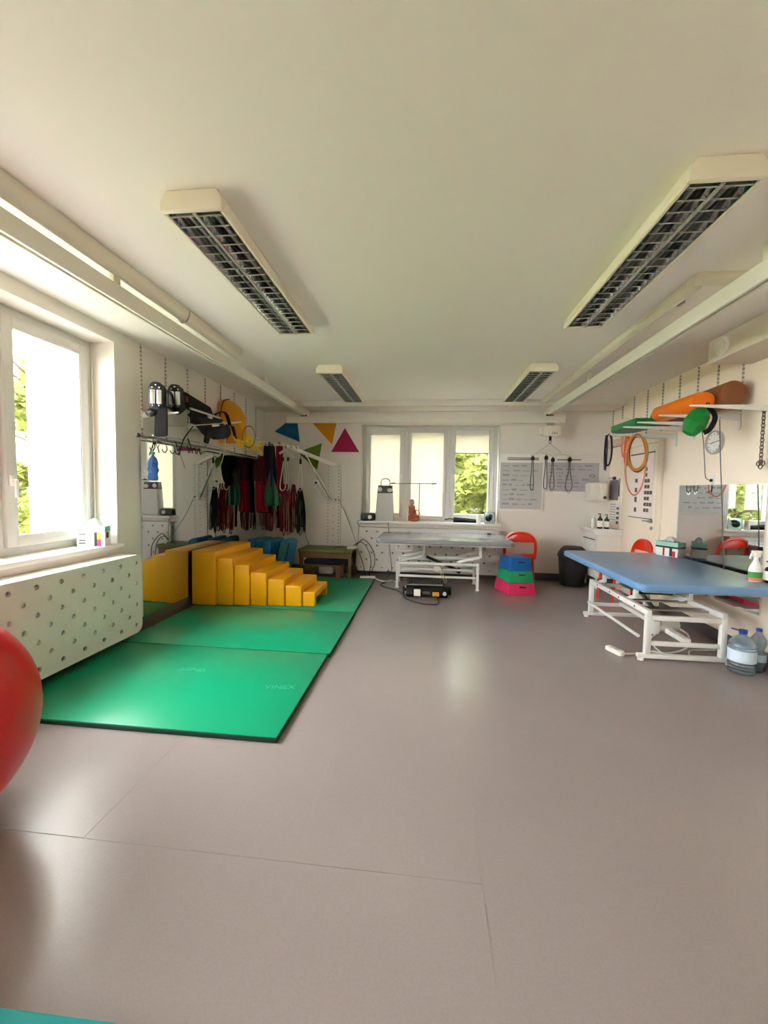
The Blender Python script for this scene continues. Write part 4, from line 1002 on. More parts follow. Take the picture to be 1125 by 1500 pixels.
for k, pts in enumerate(([(-1.16, 6.40, .50), (-1.04, 6.42, .56), (-.93, 6.42, .45), (-.88, 6.44, .25), (-.90, 6.38, .05)],
                         [(-1.12, 6.42, .50), (-1.00, 6.44, .60), (-.84, 6.43, .42), (-.82, 6.42, .2), (-.9, 6.36, .04)],
                         [(-1.12, 6.42, .49), (-1.06, 6.45, .35), (-1.0, 6.42, .2), (-.96, 6.36, .045)],
                         [(-1.1, 6.46, .52), (-1.09, 6.5, .8), (-1.115, 6.5, .85), (-1.10, 6.54, .895)],
                         [(-1.11, 6.46, .50), (-1.3, 6.64, .9), (-1.47, 6.65, 1.25)])):
    part('cable', MB().tube(pts, .006 if k < 3 else .004, n=6), M_cable_b if k < 4 else M_skirt, cn)
part('cable', MB().tube([(-.62, 6.48, .88), (-.60, 6.495, .70), (-.58, 6.50, .40), (-.55, 6.49, .12), (-.62, 6.40, .01)], .005, n=6), M_cable_b, cn)
fc = thing('floor_cable', 'white cable lying on the floor beside the power strip', 'cable', (-.7, 6.2, 0))
part('cable', MB().tube([(-.80, 6.30, .02), (-.72, 6.2, .01), (-.60, 6.12, .01), (-.52, 6.2, .01), (-.45, 6.1, .012)], .009, n=6), M_cable_w, fc)

# ---- things on the far sill (z .889)
SZ = .8895
ph = thing('radio', 'small black rounded radio at the left end of the far sill', 'radio', (-.97, 6.66, SZ))
part('body', MB().prism(rrect(-1.085, -.845, SZ, SZ + .125, .04), 'Y', 6.60, 6.73), M_black, ph, bevel=.015)
part('speaker', MB().cyl((-.93, 6.60, SZ + .06), (-.93, 6.592, SZ + .06), .032), M_alu, ph, smooth=True)
part('speaker', MB().cyl((-1.03, 6.60, SZ + .06), (-1.03, 6.594, SZ + .06), .026), M_dkgrey, ph, smooth=True)
pu = thing('air_purifier', 'tapered pale grey air purifier with a carry handle on the sill', 'air purifier', (-.69, 6.67, SZ))
M_pgrey = mat('pale_grey_plastic', (202, 200, 194), .45, var=.015, vscale=8)
M_smoke = mat('smoked_plastic', (70, 70, 68), .2, var=.05)
def frus(x0, x1, X0, X1, y0, y1, z0, z1, ins=.01):
    return MB().add([(x0, y0, z0), (x1, y0, z0), (x1, y1, z0), (x0, y1, z0), (X0, y0 + ins, z1), (X1, y0 + ins, z1), (X1, y1 - ins, z1), (X0, y1 - ins, z1)],
                    [(3, 2, 1, 0), (4, 5, 6, 7), (0, 1, 5, 4), (1, 2, 6, 5), (2, 3, 7, 6), (3, 0, 4, 7)])
part('body', frus(-.84, -.545, -.815, -.565, 6.585, 6.755, SZ, SZ + .455), M_pgrey, pu, bevel=.008)
part('collar', frus(-.813, -.567, -.80, -.575, 6.597, 6.743, SZ + .456, SZ + .565, .004), M_smoke, pu, bevel=.004)
part('vent', MB().sphere((-.77, 6.598, SZ + .515), (.04, .008, .038), 12, 8).sphere((-.61, 6.598, SZ + .505), (.045, .008, .035), 12, 8), M_pgrey, pu, smooth=True)
part('lid', MB().box(-.80, -.575, 6.60, 6.74, SZ + .566, SZ + .577), M_black, pu)
part('handle', MB().tube([(-.755, 6.67, SZ + .575), (-.76, 6.67, SZ + .64), (-.73, 6.67, SZ + .685), (-.65, 6.67, SZ + .685), (-.615, 6.67, SZ + .64), (-.62, 6.67, SZ + .575)], .010, n=8), M_pgrey, pu, smooth=True)
sl = thing('measuring_stand', 'thin T-shaped stand with a long horizontal rod on the sill', 'stand', (-.14, 6.66, SZ))
part('pole', MB().cyl((-.135, 6.66, SZ), (-.135, 6.66, SZ + .61), .006, n=8), M_skirt, sl, smooth=True)
part('base', MB().box(-.165, -.105, 6.63, 6.69, SZ, SZ + .012), M_white, sl, bevel=.003)
part('rod', MB().cyl((-.59, 6.66, SZ + .612), (.135, 6.66, SZ + .622), .006, n=8), M_skirt, sl, smooth=True)
for a, b in ((-.60, -.53), (.06, .14)): part('grip', MB().cyl((a, 6.66, SZ + .613), (b, 6.66, SZ + .621), .009, n=10), M_black, sl, smooth=True)
M_model = mat('terracotta_model', (190, 112, 84), .6, var=.25, vscale=30, bump=.3, bscale=60)
M_bone = mat('bone_model', (206, 184, 160), .6, var=.15, vscale=30)
mo_ = thing('anatomy_model', 'small terracotta coloured anatomical model between white stands', 'model', (-.22, 6.66, SZ))
part('torso', MB().sphere((-.225, 6.66, SZ + .07), (.085, .06, .07), 14, 10).sphere((-.24, 6.66, SZ + .15), (.065, .05, .075), 14, 10).sphere((-.25, 6.66, SZ + .225), (.055, .045, .055), 14, 10), M_model, mo_, smooth=True)
for q, (dx, dz) in enumerate(((-.05, .04), (.0, .05), (.05, .04), (-.03, .10), (.03, .11))): part('coil', MB().torus((-.225 + dx, 6.605, SZ + dz), .022, .010, axis='Y', n=14, m=6), M_model, mo_, smooth=True)
part('thigh', MB().cyl((-.20, 6.64, SZ + .04), (-.135, 6.60, SZ + .05), .04, .03), M_model, mo_, smooth=True)
part('head', MB().sphere((-.25, 6.66, SZ + .315), (.042, .042, .048), 12, 8), M_bone, mo_, smooth=True)
part('loop', MB().torus((-.175, 6.64, SZ + .14), .05, .008, axis='Y', n=20, m=6), M_model, mo_, smooth=True)
part('organ', MB().sphere((-.22, 6.60, SZ + .16), (.03, .02, .04), 10, 8).sphere((-.235, 6.60, SZ + .08), (.035, .02, .035), 10, 8), mat('organ_red', (160, 84, 62), .55), mo_, smooth=True)
part('stand', MB().box(-.325, -.31, 6.61, 6.70, SZ, SZ + .17), M_white, mo_, bevel=.003)
um = thing('umbrella', 'folded black umbrella lying on the sill under the open blind', 'umbrella', (.58, 6.66, SZ))
part('canopy', MB().cyl((.42, 6.66, SZ + .032), (.82, 6.66, SZ + .027), .03, .026, n=10), M_blackcloth, um, smooth=True)
part('canopy_fold', MB().cyl((.42, 6.68, SZ + .068), (.80, 6.675, SZ + .05), .018, .012, n=8), M_blackcloth, um, smooth=True)
part('handle', MB().tube([(.44, 6.66, SZ + .05), (.36, 6.65, SZ + .06), (.28, 6.64, SZ + .045)], .010, n=8), M_black, um, smooth=True)
M_leafp = mat('pale_plant_leaf', (170, 186, 120), .5, var=.15, vscale=20)
vp = thing('flower_vase', 'small white vase with a sprig of pale flowers on the sill', 'vase', (.80, 6.64, SZ))
part('vase', MB().lathe([(.035, 0), (.042, .03), (.036, .09), (.03, .13), (.034, .14), (.026, .14), (.022, .03)], (.82, 6.64, SZ), 16), M_white, vp, smooth=True)
rnd = random.Random(3)
for k in range(7):
    e = Vector((.80 + rnd.uniform(-.09, .05), 6.64 + rnd.uniform(-.03, .03), SZ + rnd.uniform(.17, .25)))
    part('stem', MB().tube([(.82, 6.64, SZ + .1), (.82 * .5 + e.x * .5, 6.64, SZ + .17), e], .002, n=4, sub=3), M_leafp, vp)
    part('petals', MB().sphere(e, (.02, .012, .016), 8, 6), M_leafp if k % 3 else M_white, vp, smooth=True)
gj = thing('glass_jar', 'clear square glass jar with teal contents at the right end of the sill', 'jar', (.99, 6.64, SZ))
M_jar = mat('jar_glass', (235, 250, 248), .03, trans=1.0, ior=1.3)
M_tealc = mat('teal_cloth', (20, 92, 88), .6, var=.3, vscale=30)
part('glass', MB().lathe([(.08, .0), (.085, .01), (.085, .17), (.08, .175), (.078, .17), (.078, .012)], (.985, 6.64, SZ), 24), M_jar, gj, smooth=True)
part('contents', MB().sphere((.97, 6.64, SZ + .085), (.055, .055, .05), 12, 8).sphere((.995, 6.64, SZ + .12), (.04, .04, .03), 10, 8), M_tealc, gj, smooth=True)

# ---- grey treatment table under the far window
M_tgrey = mat('silver_grey_vinyl', (140, 141, 144), .2, var=.04, vscale=5, bump=.03, bscale=60)
tb = thing('treatment_table', 'height adjustable treatment table with silver grey top at the far window', 'table', (.24, 5.98, 0))
part('top', MB().prism([(-.69, 5.56), (-.62, 5.50), (1.10, 5.50), (1.17, 5.56), (1.17, 6.40), (1.10, 6.46), (-.62, 6.46), (-.69, 6.40)], 'Z', .672, .735), M_tgrey, tb, bevel=.018, seg=3)
part('top_board', MB().box(-.64, 1.12, 5.55, 6.41, .652, .6715), M_metalw, tb, bevel=.003)
for x, sx in ((-.41, 1), (.72, -1)):
    for y in (5.80, 6.22):
        lg_ = part('leg', MB().bar((x, y, .0), (x, y, .385), .036, .036), M_metalw, tb, bevel=.004)
        part('foot', MB().cyl((x, y, 0), (x, y, .018), .028, n=14), M_metalw, lg_, smooth=True)
    part('end_rail', MB().box(x - .018, x + .018, 5.82, 6.20, .06, .095), M_metalw, tb, bevel=.004)
for y in (5.80, 6.22):
    part('side_rail', MB().box(-.40, .71, y - .017, y + .017, .345, .382), M_metalw, tb, bevel=.004)
    part('lower_rail', MB().box(-.39, .70, y - .014, y + .014, .165, .195), M_metalw, tb, bevel=.003)
    part('upper_rail', MB().box(-.50, .98, y - .016, y + .016, .62, .651), M_metalw, tb, bevel=.003)
    for xt in (-.04, .755):
        part('lift_post', MB().bar((xt, y + .03, .63), (xt, y + .03, .47), .034, .034).bar((xt, y + .03, .478), (xt - .33, y + .03, .385), .03, .034), M_metalw, tb, bevel=.003)
part('cross_rail', MB().box(-.03, .77, 6.0, 6.03, .40, .44), M_metalw, tb)
part('lower_rail', MB().box(-.35, .68, 5.96, 5.99, .235, .27), M_metalw, tb, bevel=.003)
part('actuator', MB().cyl((.45, 6.0, .25), (.0, 6.0, .43), .02).cyl((.45, 6.0, .25), (.5, 6.0, .23), .04), M_dkgrey, tb, smooth=True)
part('control_box', MB().box(.12, .21, 5.86, 5.94, .24, .32), M_white, tb, bevel=.005)
part('hand_lever', MB().tube([(-.40, 5.60, .645), (-.40, 5.58, .59), (-.38, 5.58, .57), (-.22, 5.58, .575), (-.20, 5.58, .60), (-.20, 5.6, .65)], .009, n=8), M_metalw, tb, smooth=True)
part('corner_clip', MB().box(.93, .99, 6.44, 6.475, .70, .75), M_black, tb)
# ---- black machine under the table
mc = thing('massage_machine', 'low black machine with a silver bar on the floor under the table', 'machine', (0, 5.45, 0))
part('body', MB().prism([(5.27, .05), (5.33, .0), (5.66, .0), (5.70, .06), (5.66, .135), (5.36, .135)], 'X', -.25, .29), M_black, mc, bevel=.012)
tr_ = part('tray', MB().box(-.23, .25, 5.40, 5.68, .136, .15), M_dkgrey, mc)
for k in range(12): part('slat', MB().box(-.22 + k * .041, -.205 + k * .041, 5.41, 5.67, .15, .165), M_black, tr_)
part('silver_bar', MB().cyl((-.25, 5.36, .155), (.22, 5.36, .16), .009), M_alu, mc, smooth=True)
part('wheel', MB().cyl((-.30, 5.44, .06), (-.25, 5.44, .06), .055), M_black, mc, smooth=True)
part('wheel', MB().cyl((.29, 5.44, .07), (.335, 5.44, .07), .06), M_black, mc, smooth=True)
part('socket_plate', MB().box(-.15, -.065, 5.255, 5.285, .03, .115), M_white, mc, bevel=.004)
part('yellow_label', MB().box(.09, .175, 5.262, 5.285, .035, .085), mat('amber_label', (222, 158, 30), .5), mc, bevel=.002)
part('dial', MB().cyl((.245, 5.285, .07), (.245, 5.26, .07), .024), M_pgrey, mc, smooth=True)
part('bolt', MB().cyl((-.255, 5.33, .13), (-.275, 5.33, .13), .018).cyl((-.255, 5.30, .06), (-.275, 5.30, .06), .02), M_alu, mc, smooth=True)
part('grey_bar', MB().cyl((-.04, 5.28, .07), (.06, 5.28, .07), .018), M_skirt, mc, smooth=True)
pc = thing('power_cable', 'black cable curling on the floor in front of the machine', 'cable', (0, 5.2, 0))
part('cable', MB().tube([(.13, 5.262, .04), (.17, 5.12, .007), (.12, 4.98, .007), (-.08, 5.02, .007), (-.26, 5.22, .007), (-.30, 5.40, .007), (-.40, 5.62, .007), (-.58, 5.78, .007), (-.66, 5.9, .007), (-.60, 6.1, .007)], .008, n=6, sub=8), M_cable_b, pc, smooth=True)
lc = thing('lead_wires', 'pale wires running from the machine up to the table control box', 'cable', (.25, 5.7, .1))
part('wire', MB().tube([(.29, 5.60, .16), (.24, 5.7, .24), (.22, 5.8, .30), (.2, 5.87, .30)], .004, n=5).tube([(.27, 5.55, .15), (.23, 5.68, .19), (.19, 5.84, .26)], .004, n=5), mat('straw_wire', (196, 176, 120), .6), lc)

# ---- vaulting box stack
def vbox(z0, z1, m, label, k):
    c = Vector((1.24, 5.86, 0)); R = Matrix.Rotation(math.radians(14), 3, 'Z')
    tz = lambda z: 1 - .30 * z / .5
    t = thing('foam_box', label, 'foam box', (c.x, c.y, z0), group='stacked foam boxes')
    def ring(z): return [c + R @ Vector((sx * .20 * tz(z), sy * .24 * tz(z), z)) for sx, sy in ((-1, -1), (1, -1), (1, 1), (-1, 1))]
    part('body', MB().add(ring(z0 + .001) + ring(z1), [(3, 2, 1, 0), (4, 5, 6, 7), (0, 1, 5, 4), (1, 2, 6, 5), (2, 3, 7, 6), (3, 0, 4, 7)]), m, t, bevel=.01)
    zz = (z0 + z1) / 2 + .03; y = -.24 * tz(zz) - .0015
    hp_ = [c + R @ Vector((u, y + dy, w)) for dy in (0, .004) for u, w in ((-.04, zz - .012), (.055, zz - .016), (.06, zz + .004), (-.035, zz + .012))]
    part('hand_slot', MB().add(hp_, [(0, 1, 2, 3), (7, 6, 5, 4), (0, 4, 5, 1), (1, 5, 6, 2), (2, 6, 7, 3), (3, 7, 4, 0)]), M_under2, t)
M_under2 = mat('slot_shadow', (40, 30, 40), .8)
vbox(0.0, .165, mat('pink_foam', (222, 48, 100), .5, var=.04, vscale=6), 'pink foam box at the bottom of the stack', 0)
vbox(.166, .325, mat('green_foam', (30, 150, 96), .5, var=.04, vscale=6), 'green foam box in the middle of the stack', 1)
vbox(.326, .50, mat('blue_foam', (16, 96, 170), .5, var=.04, vscale=6), 'blue foam box on top of the stack', 2)

# ---- red chairs
def chair(loc, rz, label):
    t = thing('red_chair', label, 'chair', (0, 0, 0), 0, group='red plastic chairs')
    # local: faces +Y, back at -Y
    g = []
    for i in range(9):
        row = []
        for j in range(9):
            u = (j / 8 - .5); v = i / 8
            row.append((u * (.42 - .02 * abs(v - .5)), -.20 + v * .42, .435 + .02 * (2 * u) ** 2 - .012 * math.sin(PI * v) - (.02 if i == 8 else 0)))
        g.append(row)
    part('seat', MB().sheet(g, .018), M_red_pl, t, smooth=True)
    # open arched back
    arc = [(-.205, -.19, .43), (-.215, -.215, .60), (-.19, -.235, .72), (-.11, -.25, .79), (0, -.255, .805), (.11, -.25, .79), (.19, -.235, .72), (.215, -.215, .60), (.205, -.19, .43)]
    part('back_frame', MB().tube(arc, .022, n=8, sub=5), M_red_pl, t, smooth=True)
    g = []
    for i in range(5):
        zz = .80 - i * .032; row = []
        for j in range(9):
            u = j / 8 - .5; row.append((u * 2 * (.10 + .09 * min(1, i / 3)), -.256 + .03 * (2 * u) ** 2, zz))
        g.append(row)
    part('backrest', MB().sheet(g, .02), M_red_pl, t, smooth=True)
    part('back_rail', MB().bar((-.20, -.20, .475), (.20, -.20, .475), .02, .05), M_red_pl, t, bevel=.006)
    for sx in (-1, 1):
        part('leg', MB().cyl((sx * .185, -.19, .43), (sx * .205, -.235, 0), .017, .013), M_red_pl, t, smooth=True)
        part('leg', MB().cyl((sx * .185, .18, .42), (sx * .20, .21, 0), .017, .013), M_red_pl, t, smooth=True)
    t.location = loc; t.rotation_euler = (0, 0, rz)
    return t
c0 = chair((1.40, 6.33, 0), math.radians(-12), 'red plastic chair with open arched back behind the foam boxes')
copy_tree(c0, (2.52, 5.53, 0), math.radians(92), 'red plastic chair tucked behind the blue couch at the door')

# ---- dustbin
bn = thing('dustbin', 'dark grey plastic dustbin with clip lid beside the washbasin', 'bin', (2.21, 6.45, 0))
M_bin = mat('anthracite_plastic', (32, 31, 31), .45, var=.06, vscale=8)
part('body', MB().lathe([(.165, 0), (.17, .01), (.20, .40), (.205, .44), (.195, .44)], (2.21, 6.45, 0), 32), M_bin, bn, smooth=True)
part('lid', MB().lathe([(.208, .44), (.212, .455), (.205, .49), (.17, .55), (.13, .585), (.0, .592)], (2.21, 6.45, 0), 32), M_bin, bn, smooth=True)
for a in (-2.4, -1.9):
    part('clip', MB().cyl((2.21 + .205 * math.cos(a), 6.45 + .205 * math.sin(a), .485), (2.21 + .235 * math.cos(a), 6.45 + .235 * math.sin(a), .485), .022, n=12), M_dkgrey, bn, smooth=True)
part('rim_handle', MB().torus((2.21, 6.45, .445), .212, .009, n=36, m=6), M_bin, bn, smooth=True)

# ================================================================== RIGHT SIDE
# ---- planner boards on the far wall
M_film = mat('grey_planner_film', (190, 189, 184), .35, var=.05, vscale=8)
M_print = mat('faded_print', (150, 154, 156), .6)
M_film2 = mat('lilac_grey_planner', (186, 184, 188), .35, var=.05, vscale=6)
def board(x0, x1, z0, z1, y, film, label, lines, hdr):
    t = thing('planner_board', label, 'board', ((x0 + x1) / 2, 6.69, z0), group='planner boards')
    part('backing', MB().box(x0, x1, y, 6.699, z0, z1), M_white, t, bevel=.003)
    sh_ = part('sheet', MB().box(x0 + .015, x1 - .03, y - .002, y, z0 + .035, z1 - hdr), film, t)
    rnd = random.Random(int(x0 * 100))
    for k in range(lines):
        zz = z0 + .1 + (z1 - hdr - z0 - .16) * k / (lines - 1)
        n_ = rnd.randint(3, 6); xx = x0 + .05
        for j in range(n_):
            w = rnd.uniform(.05, .12)
            if xx + w > x1 - .07: break
            part('printed_text', MB().box(xx, xx + w, y - .003, y - .002, zz, zz + rnd.choice((.012, .02, .03))), M_print, sh_)
            xx += w + rnd.uniform(.02, .06)
    return t
b1 = board(1.125, 1.81, 1.095, 1.99, 6.672, M_film, 'tall grey wall planner right of the far window', 9, .13)
b2 = board(1.825, 2.66, 1.385, 1.975, 6.68, M_film2, 'wide grey wall planner beside the towel dispenser', 7, .11)
for t, x0, x1, z in ((b1, 1.24, 1.72, 1.925), (b1, 1.24, 1.72, 1.90), (b2, 2.0, 2.36, 1.905)):
    part('title_line', MB().box(x0, x1, 6.668 if t is b1 else 6.676, 6.6725 if t is b1 else 6.681, z, z + .012), M_dkgrey, t)

# ---- washbasin unit
wbz = thing('washbasin_cabinet', 'white washbasin cabinet on legs in the far right corner', 'cabinet', (2.62, 6.43, 0))
part('body', MB().box(2.45, 2.795, 6.20, 6.66, .16, .785), M_white, wbz, bevel=.004)
for y0, y1 in ((6.205, 6.425), (6.43, 6.655)):
    d_ = part('door', MB().box(2.432, 2.449, y0, y1, .17, .71), M_white, wbz, bevel=.004)
    part('handle', MB().box(2.42, 2.432, y0 + .02, y1 - .02, .715, .727), M_dkgrey, d_)  # handle strip coloured dark to paint in the shadow gap above the door
part('basin', MB().prism([(2.37, .87), (2.40, .80), (2.47, .786), (2.795, .786), (2.795, .885), (2.38, .885)], 'Y', 6.14, 6.675), M_white, wbz, bevel=.018, smooth=True)
part('bowl', MB().lathe([(.16, .0), (.158, .001), (.15, .001)], (2.56, 6.42, .8855), 24, sx=.9, sy=1.2), M_pgrey, wbz)
for x in (2.48, 2.76):
    for y in (6.23, 6.63): part('leg', MB().cyl((x, y, 0), (x, y, .16), .016, n=12), M_metalw, wbz, smooth=True)
M_amber = mat('dark_amber_plastic', (34, 18, 14), .2, coat=.4)
def pump(p, h, r, m, label, lbl=None, pumpm=M_black):
    x, y, z = p
    t = thing('pump_bottle', label, 'bottle', p, group='pump bottles')
    part('bottle', MB().lathe([(r * .92, 0), (r, .006), (r, h * .6), (r * .85, h * .68), (r * .35, h * .74), (r * .35, h * .79)], p, 18), m, t, smooth=True)
    part('pump', MB().cyl((x, y, z + h * .79), (x, y, z + h * .84), r * .45).cyl((x, y, z + h * .84), (x, y, z + h * .96), r * .14).bar((x - r * .9, y, z + h * .97), (x + r * .3, y, z + h * .97), r * .4, h * .06), pumpm, t, bevel=.001)
    if lbl: part('label', MB().lathe([(r + .0006, h * .12), (r + .0008, h * .13), (r + .0008, h * .52), (r + .0006, h * .53)], p, 18), lbl, t, smooth=True)
pump((2.50, 6.24, .8855), .22, .034, M_amber, 'dark soap bottle on the left of the washbasin', M_paper)
pump((2.585, 6.22, .8855), .21, .034, M_amber, 'dark soap bottle on the right of the washbasin', M_paper)
pump((2.46, 6.36, .8855), .21, .032, M_paper, 'white soap bottle behind the dark ones', None, M_white)

# ---- towel dispenser, small mirror, notices
td = thing('towel_dispenser', 'white paper towel dispenser above the washbasin', 'dispenser', (2.56, 6.58, 1.28))
part('body', MB().prism(rrect(2.43, 2.68, 1.28, 1.56, .05), 'Y', 6.46, 6.698), M_hoist, td, bevel=.025, smooth=True)
part('front_panel', MB().prism(rrect(2.57, 2.68, 1.30, 1.55, .02), 'Y', 6.445, 6.47), M_hoist, td, bevel=.012, smooth=True)
part('sensor', MB().cyl((2.635, 6.446, 1.335), (2.635, 6.436, 1.335), .024), M_black, td, smooth=True)
single('grey_wall_pad', MB().box(2.785, 2.799, 6.40, 6.66, 1.30, 1.60), mat('grey_pad', (122, 120, 124), .5, var=.04), 'grey splash pad on the right wall beside the towel dispenser', 'pad', bevel=.003)
single('small_mirror', MB().box(2.786, 2.799, 6.30, 6.37, 1.36, 1.62), M_mirror, 'narrow small mirror strip next to the grey pad', 'mirror')
hkr = thing('towel_ring', 'thin wire ring on the wall above the towel dispenser', 'ring', (2.50, 6.62, 1.62))
part('ring', MB().torus((2.50, 6.60, 1.66), .035, .005, axis='Y', n=18, m=6, sy=.6), M_dkgrey, hkr, smooth=True)
part('arm', MB().tube([(2.53, 6.6, 1.65), (2.60, 6.63, 1.60), (2.64, 6.69, 1.57)], .005, n=6), M_alu, hkr)
gh = thing('cup_holder', 'chrome cup holder between dispenser and grey pad', 'holder', (2.73, 6.5, 1.6))
part('ring', MB().torus((2.735, 6.5, 1.63), .035, .006, n=18, m=6), M_chrome, gh, smooth=True)
part('bracket', MB().box(2.76, 2.798, 6.485, 6.515, 1.605, 1.65), M_dkgrey, gh)
nt_ = thing('notice_sheet', 'white hygiene notice with blue panels beside the washbasin', 'notice', (2.79, 6.47, .96))
ns_ = part('sheet', MB().box(2.794, 2.799, 6.305, 6.66, .94, 1.27), M_paper, nt_)
M_bluep = mat('blue_grey_print', (86, 112, 134), .6)
for k in range(4): part('picture', MB().box(2.7925, 2.794, 6.32, 6.41, 1.16 - k * .07, 1.20 - k * .07), M_bluep, ns_)
for k in range(7): part('text_line', MB().box(2.7925, 2.794, 6.44, 6.64, 1.23 - k * .038, 1.24 - k * .038), M_print, ns_)
wl = thing('wall_lamp', 'long beige wall lamp box high in the far right corner', 'lamp', (2.74, 6.3, 2.08))
part('body', MB().box(2.70, 2.798, 5.98, 6.66, 2.09, 2.19), mat('beige_box', (212, 190, 172), .5, var=.02), wl, bevel=.008)
part('switch', MB().box(2.695, 2.70, 6.58, 6.60, 2.12, 2.16), M_black, wl)
jb = thing('junction_box', 'white junction box between the slotted rails in the corner', 'box', (2.77, 6.2, 2.33))
part('body', MB().box(2.74, 2.798, 6.10, 6.30, 2.30, 2.46), M_white, jb, bevel=.006)
part('knob', MB().cyl((2.74, 6.16, 2.34), (2.71, 6.16, 2.34), .035), M_white, jb, smooth=True)

# ---- poster on the door
po = thing('exercise_poster', 'tall exercise poster with rows of small photos on the door', 'poster', (2.77, 5.65, 1.09))
M_cream = mat('cream_poster', (240, 226, 218), .5, var=.02)
pz_ = part('sheet', MB().box(2.768, 2.7735, 5.40, 5.98, 1.09, 1.92), M_cream, po)
M_photo = mat('dark_photo_print', (92, 82, 76), .6, var=.3, vscale=40)
for r in range(8):
    zz = 1.74 - r * .075
    for c in range((1, 1, 2, 2, 3, 2, 3, 2)[r]):
        part('photo', MB().box(2.766, 2.768, 5.60 - c * .065 - .055, 5.60 - c * .065, zz - .045, zz), M_photo, pz_)
for zz, h in ((1.60, .05), (1.48, .06), (1.36, .07), (1.22, .06)): part('photo', MB().box(2.766, 2.768, 5.78, 5.84, zz - h, zz), M_photo, pz_)
part('hanging_strip', MB().box(2.764, 2.775, 5.395, 5.985, 1.915, 1.93).box(2.764, 2.775, 5.395, 5.985, 1.083, 1.092), M_dkgrey, po)

# ---- right mirror
mr_ = thing('wall_mirror', 'wide frameless mirror beside the blue couch', 'mirror', (2.79, 4.29, .40))
part('mirror_pane', MB().box(2.784, 2.798, 3.70, 4.885, .395, 1.50), M_mirror, mr_)
part('edge_trim', MB().box(2.78, 2.799, 4.886, 4.90, .395, 1.50), M_white, mr_)

# ---- clock
ckx = thing('wall_clock', 'round white wall clock with a grey rim under the shelf brackets', 'clock', (2.785, 4.36, 1.81))
cc = (2.80, 4.36, 1.915)
part('rim', MB().lathe([(.115, -.002), (.118, -.03), (.108, -.042), (.100, -.036), (.100, -.02)], cc, 36, axis='X'), mat('grey_clock_rim', (176, 170, 160), .35), ckx, smooth=True)
fc_ = part('face', MB().cyl((2.782, 4.36, 1.915), (2.776, 4.36, 1.915), .101, n=36), M_paper, ckx)
for k in range(12):
    a = k * PI / 6; part('hour_mark', MB().bar((2.7755, 4.36 + .075 * math.sin(a), 1.915 + .075 * math.cos(a)), (2.7755, 4.36 + .09 * math.sin(a), 1.915 + .09 * math.cos(a)), .006, .0015, up=(1, 0, 0)), M_black, fc_)
part('hour_hand', MB().bar((2.7745, 4.36, 1.915), (2.7745, 4.41, 1.905), .007, .0015, up=(1, 0, 0)), M_black, fc_)
part('minute_hand', MB().bar((2.774, 4.36, 1.915), (2.774, 4.285, 1.925), .005, .0015, up=(1, 0, 0)), M_black, fc_)

# ---- shelf brackets and foam rolls
for k, (y, z, xi) in enumerate(((3.72, 2.15, 2.165), (4.06, 2.13, 2.10), (4.385, 2.12, 2.07), (4.685, 2.12, 2.07), (5.0, 2.085, 2.0), (5.335, 2.12, 2.07))):
    bracket(y, z, xi, 1, f'{ORD[k]} white shelf bracket from the near end of the right wall', 'brackets on the right wall')
M_brown = mat('brown_foam', (138, 84, 52), .6, var=.05, vscale=5)
single('foam_roll', MB().cyl((2.625, 3.90, 2.285), (2.625, 5.05, 2.265), .112, n=36), M_brown, 'brown foam roll on the right wall brackets', 'foam roll', bevel=.012, smooth=True)
M_orange = mat('orange_foam', (240, 118, 10), .5, var=.04, vscale=5)
mb = MB().prism(rrect(2.30, 2.49, 2.156, 2.305, .068, 6), 'Y', 3.92, 4.60)
single('foam_roll', mb, M_orange, 'orange rounded foam bar lying beside the brown roll', 'foam roll', bevel=.02, smooth=True)
gb = thing('foam_board', 'green foam board with a black edge at the far end of the right brackets', 'board', (2.3, 4.8, 2.126))
M_gfoam = mat('bottle_green_foam', (14, 120, 62), .5, var=.05, vscale=6)
part('board', MB().prism([(2.16, 4.62), (2.46, 4.62), (2.46, 5.20), (2.36, 5.31), (2.24, 5.31), (2.16, 5.20)], 'Z', 2.126, 2.20), M_gfoam, gb, bevel=.01)
part('black_edge', MB().bar((2.475, 4.63, 2.222), (2.475, 5.15, 2.216), .035, .03), M_blackcloth, gb)
gp = thing('hand_paddle', 'green faceted pouch with a black strap hanging from the near bracket', 'pouch', (2.32, 3.78, 1.9))
vs = []; 
mb = MB(); mb.lathe([(.0, -.135), (.055, -.12), (.10, -.03), (.085, .06), (.05, .12), (.0, .125)], (0, 0, 0), 8, sx=1, sy=.75)
Rg = Matrix.Rotation(math.radians(28), 3, 'Y'); mb.v = [Rg @ v + Vector((2.305, 3.86, 2.035)) for v in mb.v]
part('shell', mb, mat('leaf_green_plastic', (20, 130, 52), .35, var=.05), gp)
part('strap', MB().tube([(2.36, 3.80, 2.15), (2.40, 3.775, 2.06), (2.365, 3.775, 1.96), (2.33, 3.80, 1.93)], .022, flat=.4, up=(0, 1, 0)), M_blackcloth, gp, smooth=True)
part('hanger', MB().tube([(2.35, 3.82, 2.15), (2.34, 3.79, 2.18), (2.32, 3.73, 2.162)], .006, n=6), M_black, gp)
